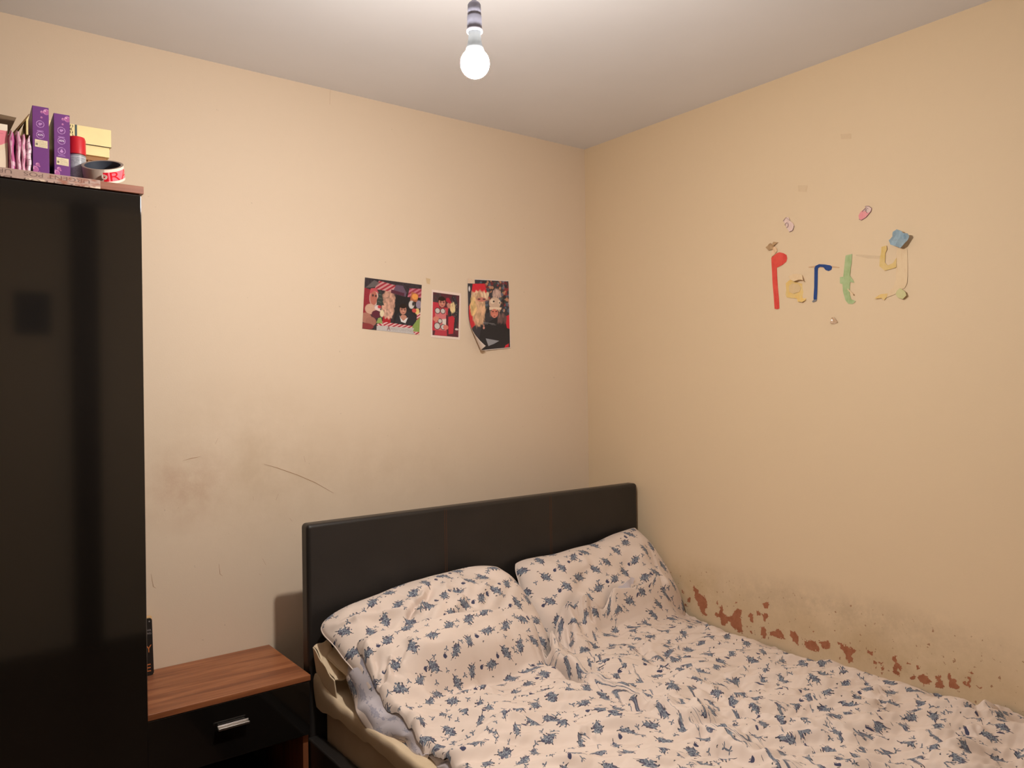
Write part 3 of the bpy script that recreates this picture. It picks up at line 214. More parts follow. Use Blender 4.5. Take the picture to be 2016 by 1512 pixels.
FOLDS = {"D":[[[[1.502,-0.637],[1.539,-0.639],[1.512,-0.693],[1.492,-0.742],[1.489,-0.793],[1.491,-0.844]],0.026,0.05,0.01],[[[1.499,-0.624],[1.502,-0.643],[1.499,-0.669],[1.482,-0.727],[1.475,-0.788],[1.48,-0.855]],-0.03,0.008,0.013],[[[1.491,-0.832],[1.503,-0.892],[1.507,-0.957],[1.489,-1.03],[1.485,-1.096],[1.468,-1.146],[1.467,-1.181]],0.012,0.045,0.014],[[[1.497,-0.967],[1.479,-1.04],[1.475,-1.103],[1.457,-1.19]],-0.006,0.016,0.02],[[[1.491,-1.126],[1.477,-1.177],[1.473,-1.233],[1.466,-1.282]],0.012,0.045,0.014],[[[1.548,-1.186],[1.504,-1.254],[1.463,-1.314]],0.011,0.03,0.02],[[[1.507,-1.243],[1.469,-1.298],[1.449,-1.332]],-0.007,0.015,0.02],[[[1.432,-1.32],[1.456,-1.343],[1.459,-1.396],[1.463,-1.446],[1.48,-1.484]],0.013,0.05,0.014],[[[1.419,-1.331],[1.439,-1.354],[1.446,-1.407],[1.452,-1.453]],-0.006,0.014,0.02],[[[1.597,-1.031],[1.569,-1.126],[1.507,-1.243]],0.006,0.03,0.03],[[[1.026,-0.64],[1.059,-0.641],[1.109,-0.638],[1.156,-0.641],[1.21,-0.65],[1.254,-0.662],[1.287,-0.658],[1.331,-0.652],[1.398,-0.649]],0.02,0.05,0.017],[[[1.052,-0.663],[1.093,-0.673],[1.116,-0.68],[1.163,-0.68],[1.227,-0.68],[1.27,-0.671],[1.344,-0.67],[1.455,-0.671]],-0.016,0.015,0.03],[[[1.25,-0.664],[1.247,-0.679]],-0.008,0.02,0.02],[[[1.21,-0.678],[1.227,-0.728],[1.24,-0.761]],0.006,0.02,0.02],[[[1.327,-0.662],[1.385,-0.666],[1.465,-0.661]],0.008,0.02,0.02],[[[1.183,-0.596],[1.237,-0.61],[1.314,-0.612],[1.421,-0.618]],-0.004,0.03,0.03],[[[0.952,-0.526],[0.95,-0.549],[0.948,-0.592],[0.948,-0.633],[0.952,-0.667]],0.012,0.018,0.018],[[[0.972,-0.57],[0.965,-0.596],[0.952,-0.618],[0.955,-0.648]],-0.012,0.012,0.012],[[[0.995,-0.601],[0.972,-0.62],[0.958,-0.649]],-0.01,0.009,0.009],[[[1.002,-0.605],[0.985,-0.63],[0.965,-0.653]],0.008,0.012,0.016],[[[1.059,-0.607],[1.026,-0.62],[0.999,-0.634],[0.985,-0.648]],-0.008,0.012,0.018],[[[1.079,-0.603],[1.042,-0.623],[1.015,-0.641],[1.002,-0.651]],0.007,0.018,0.02],[[[0.958,-0.668],[0.955,-0.708],[0.945,-0.75],[0.944,-0.822],[0.94,-0.895]],0.009,0.02,0.02],[[[0.952,-0.75],[0.945,-0.781],[0.943,-0.842],[0.94,-0.895]],-0.008,0.014,0.018],[[[0.964,-0.821],[0.948,-0.872],[0.94,-0.901]],-0.01,0.012,0.016],[[[0.965,-0.8],[0.949,-0.855],[0.941,-0.885]],0.008,0.016,0.016],[[[0.965,-0.715],[0.995,-0.692],[1.022,-0.688],[1.059,-0.693],[1.089,-0.694]],0.006,0.02,0.03],[[[0.982,-0.657],[1.015,-0.673],[1.046,-0.683],[1.072,-0.687]],0.004,0.02,0.03],[[[1.096,-0.711],[1.14,-0.753],[1.183,-0.77],[1.22,-0.788]],0.0035,0.014,0.014],[[[1.072,-0.769],[1.102,-0.817],[1.167,-0.86],[1.213,-0.886]],0.0035,0.012,0.014],[[[1.15,-0.7],[1.173,-0.761],[1.219,-0.836],[1.291,-0.874]],0.004,0.014,0.02],[[[1.035,-0.803],[1.094,-0.854],[1.121,-0.922],[1.142,-0.976]],0.004,0.012,0.016],[[[1.133,-0.959],[1.163,-0.971],[1.199,-1.006]],0.005,0.012,0.02],[[[1.195,-0.999],[1.235,-1.047],[1.245,-1.086],[1.272,-1.109]],0.008,0.012,0.03],[[[1.238,-1.099],[1.248,-1.114],[1.265,-1.119]],-0.007,0.012,0.02],[[[1.314,-0.999],[1.354,-1.007],[1.37,-1.055],[1.353,-1.124]],0.004,0.02,0.03],[[[1.116,-1.135],[1.135,-1.186],[1.172,-1.213]],0.003,0.012,0.02],[[[1.678,-0.536],[1.671,-0.548],[1.673,-0.564],[1.653,-0.595],[1.629,-0.631]],-0.0144,0.01,0.012],[[[1.694,-0.542],[1.687,-0.559],[1.693,-0.578],[1.673,-0.607]],0.013,0.016,0.022],[[[1.641,-0.544],[1.626,-0.578],[1.616,-0.622],[1.626,-0.645]],-0.0101,0.016,0.014],[[[1.582,-0.591],[1.569,-0.611],[1.546,-0.647],[1.539,-0.683]],0.0101,0.018,0.014],[[[1.582,-0.594],[1.566,-0.629],[1.552,-0.658]],-0.0058,0.009,0.012],[[[1.724,-0.551],[1.748,-0.552],[1.771,-0.553],[1.794,-0.556],[1.848,-0.561],[1.881,-0.57],[1.935,-0.58]],0.0144,0.02,0.014],[[[1.724,-0.551],[1.727,-0.552],[1.744,-0.556]],-0.0072,0.012,0.012],[[[1.784,-0.554],[1.784,-0.564],[1.764,-0.574]],-0.013,0.009,0.01],[[[1.761,-0.556],[1.767,-0.564],[1.754,-0.576]],0.0072,0.012,0.01],[[[1.787,-0.574],[1.827,-0.58],[1.878,-0.579],[1.928,-0.584]],-0.0072,0.016,0.02],[[[1.74,-0.575],[1.74,-0.587],[1.76,-0.592],[1.79,-0.584]],0.0086,0.016,0.016],[[[1.609,-0.631],[1.629,-0.658],[1.67,-0.668],[1.723,-0.668],[1.777,-0.673]],-0.0101,0.018,0.012],[[[1.639,-0.616],[1.663,-0.64],[1.69,-0.656]],0.0058,0.02,0.016],[[[1.811,-0.558],[1.855,-0.559],[1.881,-0.568]],-0.0086,0.01,0.01],[[[1.882,-0.552],[1.925,-0.55],[1.995,-0.556],[2.039,-0.566]],0.0072,0.014,0.016],[[[1.818,-0.559],[1.908,-0.568],[2.002,-0.576],[2.103,-0.576]],0.0058,0.025,0.03],[[[1.834,-0.705],[1.784,-0.8],[1.765,-0.889],[1.727,-0.952]],-0.006,0.014,0.02],[[[1.861,-0.687],[1.824,-0.785],[1.792,-0.878]],0.005,0.02,0.02],[[[1.931,-0.806],[1.836,-0.865],[1.765,-0.918]],0.006,0.016,0.02],[[[1.911,-0.801],[1.82,-0.853],[1.779,-0.886]],-0.006,0.014,0.014],[[[1.874,-0.646],[1.955,-0.655],[1.972,-0.693]],0.004,0.014,0.016],[[[1.728,-0.891],[1.713,-0.982],[1.695,-1.065]],0.005,0.016,0.02],[[[1.515,-0.925],[1.503,-1.005],[1.495,-1.069]],0.004,0.02,0.02],[[[1.723,-0.989],[1.709,-1.063],[1.708,-1.13],[1.687,-1.217],[1.666,-1.287],[1.673,-1.339],[1.697,-1.37]],0.006,0.02,0.02],[[[1.709,-1.008],[1.684,-1.147],[1.674,-1.227],[1.649,-1.299],[1.666,-1.355]],-0.005,0.014,0.016],[[[1.807,-1.086],[1.85,-1.095],[1.905,-1.086]],0.007,0.016,0.02],[[[1.837,-1.117],[1.81,-1.143],[1.796,-1.17]],-0.005,0.014,0.014],[[[1.647,-1.106],[1.671,-1.117],[1.715,-1.116],[1.769,-1.121]],0.006,0.014,0.02],[[[1.586,-1.147],[1.593,-1.18],[1.579,-1.212],[1.579,-1.237]],0.005,0.014,0.016],[[[1.816,-1.154],[1.85,-1.176],[1.856,-1.237],[1.877,-1.285]],0.004,0.014,0.018],[[[1.945,-1.207],[1.999,-1.239],[2.036,-1.278]],0.004,0.014,0.016],[[[1.666,-1.332],[1.71,-1.374],[1.724,-1.424],[1.768,-1.417],[1.815,-1.424]],0.004,0.016,0.016],[[[1.703,-1.403],[1.683,-1.448],[1.683,-1.484]],0.004,0.014,0.018],[[[1.541,-1.271],[1.51,-1.329],[1.493,-1.397]],0.004,0.02,0.02],[[[1.995,-1.404],[2.06,-1.398],[2.056,-1.421]],0.01,0.02,0.02],[[[1.988,-1.435],[1.992,-1.454]],-0.007,0.03,0.02],[[[1.9,-1.426],[1.995,-1.442],[2.07,-1.432]],0.005,0.02,0.02],[[[1.88,-1.566],[1.846,-1.605],[1.802,-1.635]],-0.005,0.02,0.014],[[[1.887,-1.557],[1.866,-1.595],[1.822,-1.637]],0.005,0.02,0.016],[[[1.822,-1.677],[1.88,-1.686],[1.921,-1.693]],0.006,0.014,0.02],[[[1.958,-1.666],[1.995,-1.671],[1.982,-1.696]],0.008,0.016,0.02],[[[2.263,-1.555],[2.117,-1.629],[2.111,-1.65]],-0.006,0.02,0.014],[[[2.145,-1.627],[2.273,-1.6],[2.253,-1.632]],0.008,0.016,0.02],[[[1.748,-1.417],[1.748,-1.471],[1.731,-1.518]],0.004,0.02,0.02]],"L":[[[[0.01,0.003],[0.01,0.045],[0.033,0.075],[0.096,0.086],[0.15,0.11],[0.213,0.142]],0.014,0.02,0.01],[[[0.003,0.048],[0.01,0.078],[0.04,0.088],[0.076,0.091]],-0.016,0.01,0.012],[[[0.083,0.043],[0.113,0.064],[0.166,0.086]],-0.006,0.014,0.014],[[[0.346,0.078],[0.302,0.115],[0.272,0.134],[0.229,0.136]],-0.012,0.01,0.012],[[[0.309,0.094],[0.279,0.115],[0.249,0.126]],0.009,0.01,0.01],[[[0.246,0.139],[0.213,0.158],[0.196,0.168]],-0.012,0.008,0.01],[[[0.266,0.142],[0.236,0.16],[0.216,0.171]],0.008,0.01,0.01],[[[0.419,0.035],[0.385,0.091],[0.359,0.107]],0.006,0.012,0.012],[[[0.375,0.104],[0.405,0.131],[0.412,0.192],[0.412,0.214]],-0.007,0.014,0.014],[[[0.462,0.029],[0.452,0.072],[0.429,0.131]],0.004,0.016,0.016],[[[0.239,0.029],[0.256,0.083],[0.289,0.102]],-0.005,0.014,0.012],[[[0.0,0.072],[0.0,0.118],[0.007,0.155]],0.007,0.016,0.016]],"R":[[[[0.0,0.0],[0.0,0.0],[0.0,0.047],[0.003,0.104]],0.006,0.014,0.014],[[[0.0,0.064],[0.009,0.131],[0.04,0.175]],-0.008,0.018,0.018],[[[0.0,0.093],[0.006,0.169],[0.028,0.222]],0.008,0.018,0.018],[[[0.388,0.018],[0.465,0.016],[0.548,0.016]],0.006,0.014,0.014],[[[0.351,0.024],[0.397,0.049],[0.489,0.051]],-0.005,0.016,0.016],[[[0.237,0.02],[0.24,0.058],[0.24,0.109]],0.004,0.016,0.016],[[[0.138,0.004],[0.129,0.038],[0.145,0.078]],-0.004,0.016,0.016],[[[0.551,0.126],[0.52,0.2],[0.517,0.262]],0.005,0.016,0.02],[[[0.557,0.078],[0.545,0.122],[0.514,0.18]],-0.004,0.016,0.02]]}
# ---------------------------------------------------------------- cloth shapes (pure numpy)
FOLD_GAIN = 2.1
def ridge_field(X, Y, ridges):
    Z = np.zeros_like(X)
    for pts, amp, wl, wr in ridges:
        pts = np.asarray(pts, float)
        seg = np.hypot(*(pts[1:] - pts[:-1]).T); tot = seg.sum() + 1e-9; acc = np.concatenate([[0], np.cumsum(seg)])
        x0, y0 = pts.min(0) - 3 * max(wl, wr); x1, y1 = pts.max(0) + 3 * max(wl, wr)
        m = (X > x0) & (X < x1) & (Y > y0) & (Y < y1)
        if not m.any(): continue
        x = X[m]; y = Y[m]; best = np.full(x.shape, 9.); side = np.zeros_like(x); par = np.zeros_like(x)
        for i in range(len(seg)):
            a = pts[i]; d = pts[i + 1] - a; L2 = d @ d + 1e-12
            t = np.clip(((x - a[0]) * d[0] + (y - a[1]) * d[1]) / L2, 0, 1)
            qx = x - a[0] - t * d[0]; qy = y - a[1] - t * d[1]; r = np.hypot(qx, qy)
            b = r < best
            best[b] = r[b]; side[b] = (d[0] * qy - d[1] * qx)[b]; par[b] = ((acc[i] + t * seg[i]) / tot)[b]
        w = np.where(side > 0, wl, wr)
        fade = np.clip(np.minimum(par, 1 - par) * 4 + .25, 0, 1); fade = fade * fade * (3 - 2 * fade)
        Z[m] += np.clip(FOLD_GAIN * amp, -.055, .036) * fade * np.exp(-(best / w) ** 1.7)
    return Z

def smooth_noise(X, Y, sx, sy, ang, seed, k=10):
    r = np.random.RandomState(seed); c, s = math.cos(ang), math.sin(ang)
    U = (X * c + Y * s) / sx; V = (-X * s + Y * c) / sy; Z = 0
    for i in range(k):
        f = .5 + 1.3 * r.rand(); a = r.rand() * 6.28; b = r.rand() * 6.28
        Z = Z + np.sin(f * (U * math.cos(a) + V * math.sin(a)) * 6.28 + b) / k ** .5
    return Z

PILLOW_L = dict(A=(.888, -.338, .716), B=(1.548, -.350, .792), C=(.935, -.69, .53), D=(1.56, -.65, .52), T=.085, eb=-.055, el=.03, er=-.05, ef=.03, rc=.020)
PILLOW_R = dict(A=(1.632, -.325, .780), B=(2.245, -.325, .836), C=(1.60, -.53, .52), D=(2.283, -.56, .515), T=.085, eb=.06, el=-.01, er=-.03, ef=.03, rc=.010)
PILLOW_U = dict(A=(.905, -.335, .632), B=(1.50, -.335, .632), C=(.925, -.68, .545), D=(1.50, -.68, .545), T=.035, eb=.03, el=.03, er=.03, ef=.03, rc=.01)

def pillow_shape(P, n, m, ridges=(), wr=.004, seed=1):
    A, B, C, D = [np.array(P[k], float) for k in 'ABCD']
    s, t = np.meshgrid(np.linspace(0, 1, n + 1), np.linspace(0, 1, m + 1), indexing='ij')
    W = np.linalg.norm(B - A); L = np.linalg.norm(C - A)
    st = np.sin(math.pi * t); ss = np.sin(math.pi * s)
    s2 = s + P['el'] * st * (1 - s) - P['er'] * st * s; t2 = t + P['eb'] * ss * (1 - t) - P['ef'] * ss * t
    for a, b in ((0, 0), (0, 1), (1, 0), (1, 1)):
        k = np.exp(-np.abs(s - a) * W / .035 - np.abs(t - b) * L / .035) * P['rc']
        s2 = s2 + k / W * (1 - 2 * a); t2 = t2 + k / L * (1 - 2 * b)
    s2 = s2 + .0022 * np.sin(t * 23 + seed) * (np.abs(2 * s - 1) ** 4); t2 = t2 + .006 * np.sin(s * 19 + seed) * (np.abs(2 * t - 1) ** 4)
    s3, t3 = s2[..., None], t2[..., None]
    base = A * (1 - s3) * (1 - t3) + B * s3 * (1 - t3) + C * (1 - s3) * t3 + D * s3 * t3
    N = np.cross(C - A, B - A); N /= np.linalg.norm(N)
    if N[2] < 0: N = -N
    f = ((1 - np.abs(2 * s - 1) ** 3.4) * (1 - np.abs(2 * t - 1) ** 2.4)).clip(0) ** .52
    edge = np.minimum(1, 8 * np.minimum(np.minimum(s, 1 - s) * W, np.minimum(t, 1 - t) * L))
    wz = smooth_noise(s * W, t * L, .22, .16, .4, seed, 9) * wr * 1.5 + smooth_noise(s * W, t * L, .07, .2, .9, seed + 5, 9) * wr * .55
    # gathers running in from the seams
    g = np.exp(-np.minimum(t, 1 - t) * L / .035) * np.sin(s * W * 150 + 3 * np.sin(s * 17)) + np.exp(-np.minimum(s, 1 - s) * W / .03) * np.sin(t * L * 140 + 2 * np.sin(t * 13))
    top = base + N * (P['T'] * f + (wz + g * .0016) * edge + ridge_field(s * W, t * L, ridges) * edge)[..., None]
    bot = base - N * (P['T'] * .45 * f)[..., None]
    return top, bot, s * W, t * L

HEM = [(.90, -.495), (.952, -.499), (.968, -.517), (1.012, -.532), (1.084, -.544), (1.19, -.55), (1.32, -.565), (1.42, -.568), (1.46, -.570), (1.493, -.585), (1.508, -.65), (1.52, -.66), (1.545, -.632), (1.60, -.568), (1.65, -.538), (1.68, -.535), (1.71, -.55), (1.78, -.553), (1.84, -.562), (1.90, -.547), (1.99, -.556), (2.08, -.55), (2.16, -.53), (2.24, -.505), (2.30, -.51)]
LEFT = [(-.30, .95), (-.50, .95), (-.58, .945), (-.65, .945), (-.8, .945), (-1.0, .935), (-1.3, .93), (-2.6, .93)]
WALLZ = [(-2.5, .50), (-1.8, .512), (-1.67, .512), (-1.6, .513), (-1.55, .498), (-1.46, .506), (-1.33, .486), (-1.24, .478), (-1.0, .484), (-.82, .491), (-.66, .507), (-.52, .535), (-.3, .56)]

def table(tab, v):
    a = np.array(sorted(tab)); return np.interp(v, a[:, 0], a[:, 1])

def support():
    xs = np.arange(.86, 2.36, .01); ys = np.arange(-2.5, -.28, .01)
    X, Y = np.meshgrid(xs, ys, indexing='ij')
    Z = .548 - .018 * (X - .93) / 1.3
    for P in (PILLOW_L, PILLOW_R):
        top = pillow_shape(P, 220, 160, (), 0)[0].reshape(-1, 3)
        i = ((top[:, 0] - .86) / .01).round().astype(int); j = ((top[:, 1] + 2.5) / .01).round().astype(int)
        ok = (i >= 0) & (i < len(xs)) & (j >= 0) & (j < len(ys))
        np.maximum.at(Z, (i[ok], j[ok]), top[ok, 2] + .002)
    Z += .075 * np.exp(-((X - 1.735) / .07) ** 2 - ((Y + .535) / .050) ** 2) + .03 * np.exp(-((X - 1.66) / .05) ** 2 - ((Y + .60) / .06) ** 2) + .03 * np.exp(-((X - 2.0) / .12) ** 2 - ((Y + .56) / .05) ** 2)
    for it in range(5):   # blur: the duvet bridges what it covers
        for ax in (0, 1):
            Z = (np.roll(Z, 1, ax) + np.roll(Z, -1, ax) + 2 * Z) / 4
            Z[[0, -1], :] = Z[[1, -2], :]; Z[:, [0, -1]] = Z[:, [1, -2]]
    return xs, ys, Z

SUP = support()
def sup(X, Y):
    xs, ys, Z = SUP
    u = ((X - xs[0]) / .01).clip(0, len(xs) - 1.001); v = ((Y - ys[0]) / .01).clip(0, len(ys) - 1.001)
    i = u.astype(int); j = v.astype(int); a = u - i; b = v - j
    return Z[i, j] * (1 - a) * (1 - b) + Z[i + 1, j] * a * (1 - b) + Z[i, j + 1] * (1 - a) * b + Z[i + 1, j + 1] * a * b

def duvet_xy(n, m):
    s, t = np.meshgrid(np.linspace(0, 1, n + 1), np.linspace(0, 1, m + 1) ** 1.25, indexing='ij')
    X = .93 + s * (2.287 - .93)
    for k in range(3):
        hy = table(HEM, X); Y = hy + t * (-2.33 - hy); X = table(LEFT, Y) + s * (2.287 - table(LEFT, Y))
    return X, Y, s, t

def duvet_z(X, Y, ridges=(), detail=1.):
    Z = sup(X, Y) + .022
    wz = table(WALLZ, Y); w = ((X - 2.13) / .15).clip(0, 1); w = w * w * (3 - 2 * w)
    Z = Z * (1 - w) + wz * w
    flat = ((-.62 - Y) / .15).clip(0, 1)
    Z = Z + detail * (smooth_noise(X, Y, .30, .22, -.5, 3, 9) * .0100 * (.3 + .7 * flat) + smooth_noise(X, Y, .26, .055, -.55, 8, 12) * .0042 * (.35 + flat) + smooth_noise(X, Y, .12, .03, .15, 21, 12) * .0011)
    Z = Z + ridge_field(X, Y, ridges)
    el = (X - table(LEFT, Y)).clip(0, .022) / .022; Z = Z - .022 * (1 - np.sqrt(1 - (1 - el) ** 2))
    eh = (table(HEM, X) - Y).clip(0, .014) / .014; Z = Z - .016 * (1 - np.sqrt(1 - (1 - eh) ** 2))
    return Z

# ---------------------------------------------------------------- materials
def mat_wall(name, side):
    t = NT(name); co = t.co()
    base = srgb((229, 208, 184)) if side == 'A' else srgb((227, 202, 168))
    n1 = t.noise(co, 1.3, 3, .55); n2 = t.noise(co, 40, 2)
    c = t.mix(t.math('MULTIPLY', n1, .20), base, tuple(x * .80 for x in base))
    c = t.mix(t.math('MULTIPLY', n2, .05), c, tuple(x * .7 for x in base))
    geo = t.new('ShaderNodeNewGeometry').outputs['Position']
    def blob(center, rad, col, amt, sc):
        d = t.vmath('LENGTH', t.mapping(t.vmath('SUBTRACT', geo, center), sc=tuple(1 / r for r in rad)), out=1)
        f = t.math('MULTIPLY', t.math('SUBTRACT', 1, d, clamp=True), t.ramp(t.noise(geo, sc, 5, .7), [(.35, 0.), (.62, 1.)]))
        return t.mix(t.math('MULTIPLY', f, amt), col[0], col[1])
    if side == 'A':
        # hand-rubbed reddish smudge beside the wardrobe and grime behind the bed
        c = blob((.63, 0, 1.10), (.17, 1, .15), (c, srgb((172, 116, 84))), .42, 9)
        c = blob((.80, 0, 1.15), (.42, 1, .32), (c, srgb((176, 146, 106))), .28, 5)
        c = blob((1.3, 0, 1.10), (.55, 1, .22), (c, srgb((172, 140, 100))), .18, 6)
        sp = t.ramp(t.noise(geo, 60, 2, .5), [(.74, 0.), (.77, 1.)])
        c = t.mix(t.math('MULTIPLY', sp, .25), c, srgb((120, 84, 52)))
    else:
        # grey rub line above the mattress where the paint has worn
        c = blob((RX, -1.15, .665), (1, .75, .10), (c, srgb((160, 136, 110))), .42, 14)
        c = blob((RX, -.60, .62), (1, .30, .14), (c, srgb((186, 156, 106))), .5, 8)
        c = blob((RX, -1.3, .56), (1, .70, .12), (c, srgb((176, 144, 98))), .5, 6)
        sp = t.ramp(t.noise(geo, 70, 3, .6), [(.66, 0.), (.69, 1.)])
        sep = t.new('ShaderNodeSeparateXYZ'); t.put(sep.inputs[0], geo)
        band = t.math('MULTIPLY', t.math('LESS_THAN', sep.outputs[2], .70), t.math('GREATER_THAN', sep.outputs[1], -1.75))
        c = t.mix(t.math('MULTIPLY', t.math('MULTIPLY', sp, band), .75), c, srgb((146, 92, 62)))
    t.bump(t.math('ADD', t.noise(co, 220, 3, .6), t.math('MULTIPLY', t.noise(co, 9, 3), 1.5)), .16, .0012)
    return t.fin(c, .62, .3)

M = {}
M['wallA'] = mat_wall('cream paint, head wall', 'A'); M['wallB'] = mat_wall('cream paint, right wall', 'B')
M['ceil'] = plain('ceiling paint', (230, 229, 232), .85, .2, 0, .02, 3)
M['walls'] = plain('cream paint', (228, 205, 176), .7, .3, 0, .03, 2)
t = NT('dark brown laminate floor'); co = t.co()
g = t.noise(t.mapping(co, sc=(3, 40, 1)), 3, 6, .6)
M['floor'] = t.fin(t.ramp(g, [(.3, srgb((48, 32, 24))), (.7, srgb((84, 58, 42)))]), .45, .4)

def mat_wood(name, a, b, c, sc=(1.2, 22, 22), rough=.38):
    t = NT(name); co = t.co(); v = t.mapping(co, sc=sc)
    n = t.noise(v, 1.6, 5, .6, dist=.5); f = t.noise(t.mapping(co, sc=(sc[0] * 2, sc[1] * 9, sc[2] * 9)), 2, 3, .6)
    k = t.ramp(n, [(.30, srgb(a)), (.46, srgb(b)), (.60, srgb(c)), (.72, srgb(b))])
    return t.fin(t.mix(t.math('MULTIPLY', f, .35), k, tuple(x * .62 for x in srgb(a))), rough, .45)
M['walnut'] = mat_wood('walnut foil', (118, 66, 40), (150, 90, 56), (178, 114, 74))
M['walnut_v'] = mat_wood('walnut foil upright', (104, 58, 38), (130, 76, 48), (148, 90, 58), (22, 22, 1.2))
M['walnut_edge'] = mat_wood('walnut edging', (124, 72, 52), (142, 86, 64), (156, 98, 74), (1.2, 30, 30), .45)
t = NT('black gloss panel'); co = t.co()
M['gloss'] = t.fin(t.ramp(t.noise(co, 4, 3), [(.3, (.0065, .0055, .0048)), (.7, (.0075, .0063, .0055))]), .07, .85)
t = NT('matt black board'); M['black'] = t.fin(t.ramp(t.noise(t.co(), 60, 3), [(.3, (.005, .0045, .004)), (.7, (.008, .007, .006))]), .4, .4)
M['darkin'] = plain('dark board', (22, 16, 14), .6, .3)
t = NT('dark brown faux leather'); co = t.co()
v = t.new('ShaderNodeTexVoronoi'); t.put(v.inputs['Vector'], co); v.inputs['Scale'].default_value = 420
t.bump(t.math('ADD', v.outputs['Distance'], t.noise(co, 14, 4, .6)), .22, .0012)
M['leather'] = t.fin(t.ramp(t.noise(co, 6, 4), [(.3, srgb((35, 32, 30))), (.7, srgb((42, 38, 36)))]), .40, .42)
M['thread'] = plain('tan thread', (104, 66, 42), .7, .2)
M['chrome'] = plain('brushed chrome', (214, 208, 204), .28, .5, 1, .03)
M['plastic'] = plain('white plastic', (206, 206, 222), .38, .45, 0, .015, 20); M['holder'] = plain('grey-white plastic', (150, 150, 168), .5, .3, 0, .02, 20); M['neck'] = plain('bulb neck', (128, 132, 136), .6, .2, 0, .02)
M['flex'] = plain('white flex', (210, 208, 214), .5)
t = NT('lit frosted glass'); t.put(t.b.inputs['Emission Color'], BULB_COL); 
sp_ = t.new('ShaderNodeSeparateXYZ'); t.put(sp_.inputs[0], t.new('ShaderNodeNewGeometry').outputs['Normal'])
t.put(t.b.inputs['Emission Strength'], t.math('MULTIPLY', t.math('SUBTRACT', 1., t.math('MULTIPLY', sp_.outputs[2], .75)), BULB_W))   # the driver in the neck shades the top of the globe
M['bulb'] = t.fin((.9, .9, .88), .4)
def cloth_bump(t, co, k=1400, a=.12):
    t.bump(t.math('ADD', t.noise(co, k, 2), t.math('MULTIPLY', t.noise(co, 60, 3), 1.2)), a, .0008)
t = NT('cream cotton sheet'); co = t.co(); cloth_bump(t, co)
M['sheet'] = t.fin(t.ramp(t.noise(co, 7, 4), [(.3, srgb((206, 182, 150))), (.7, srgb((222, 200, 170)))]), .85, .2, 0, .1)
t = NT('mattress ticking'); co = t.co(); cloth_bump(t, co, 900)
M['mattress'] = t.fin(t.ramp(t.noise(co, 5, 4), [(.3, srgb((176, 152, 126))), (.7, srgb((192, 168, 142)))]), .85, .2)

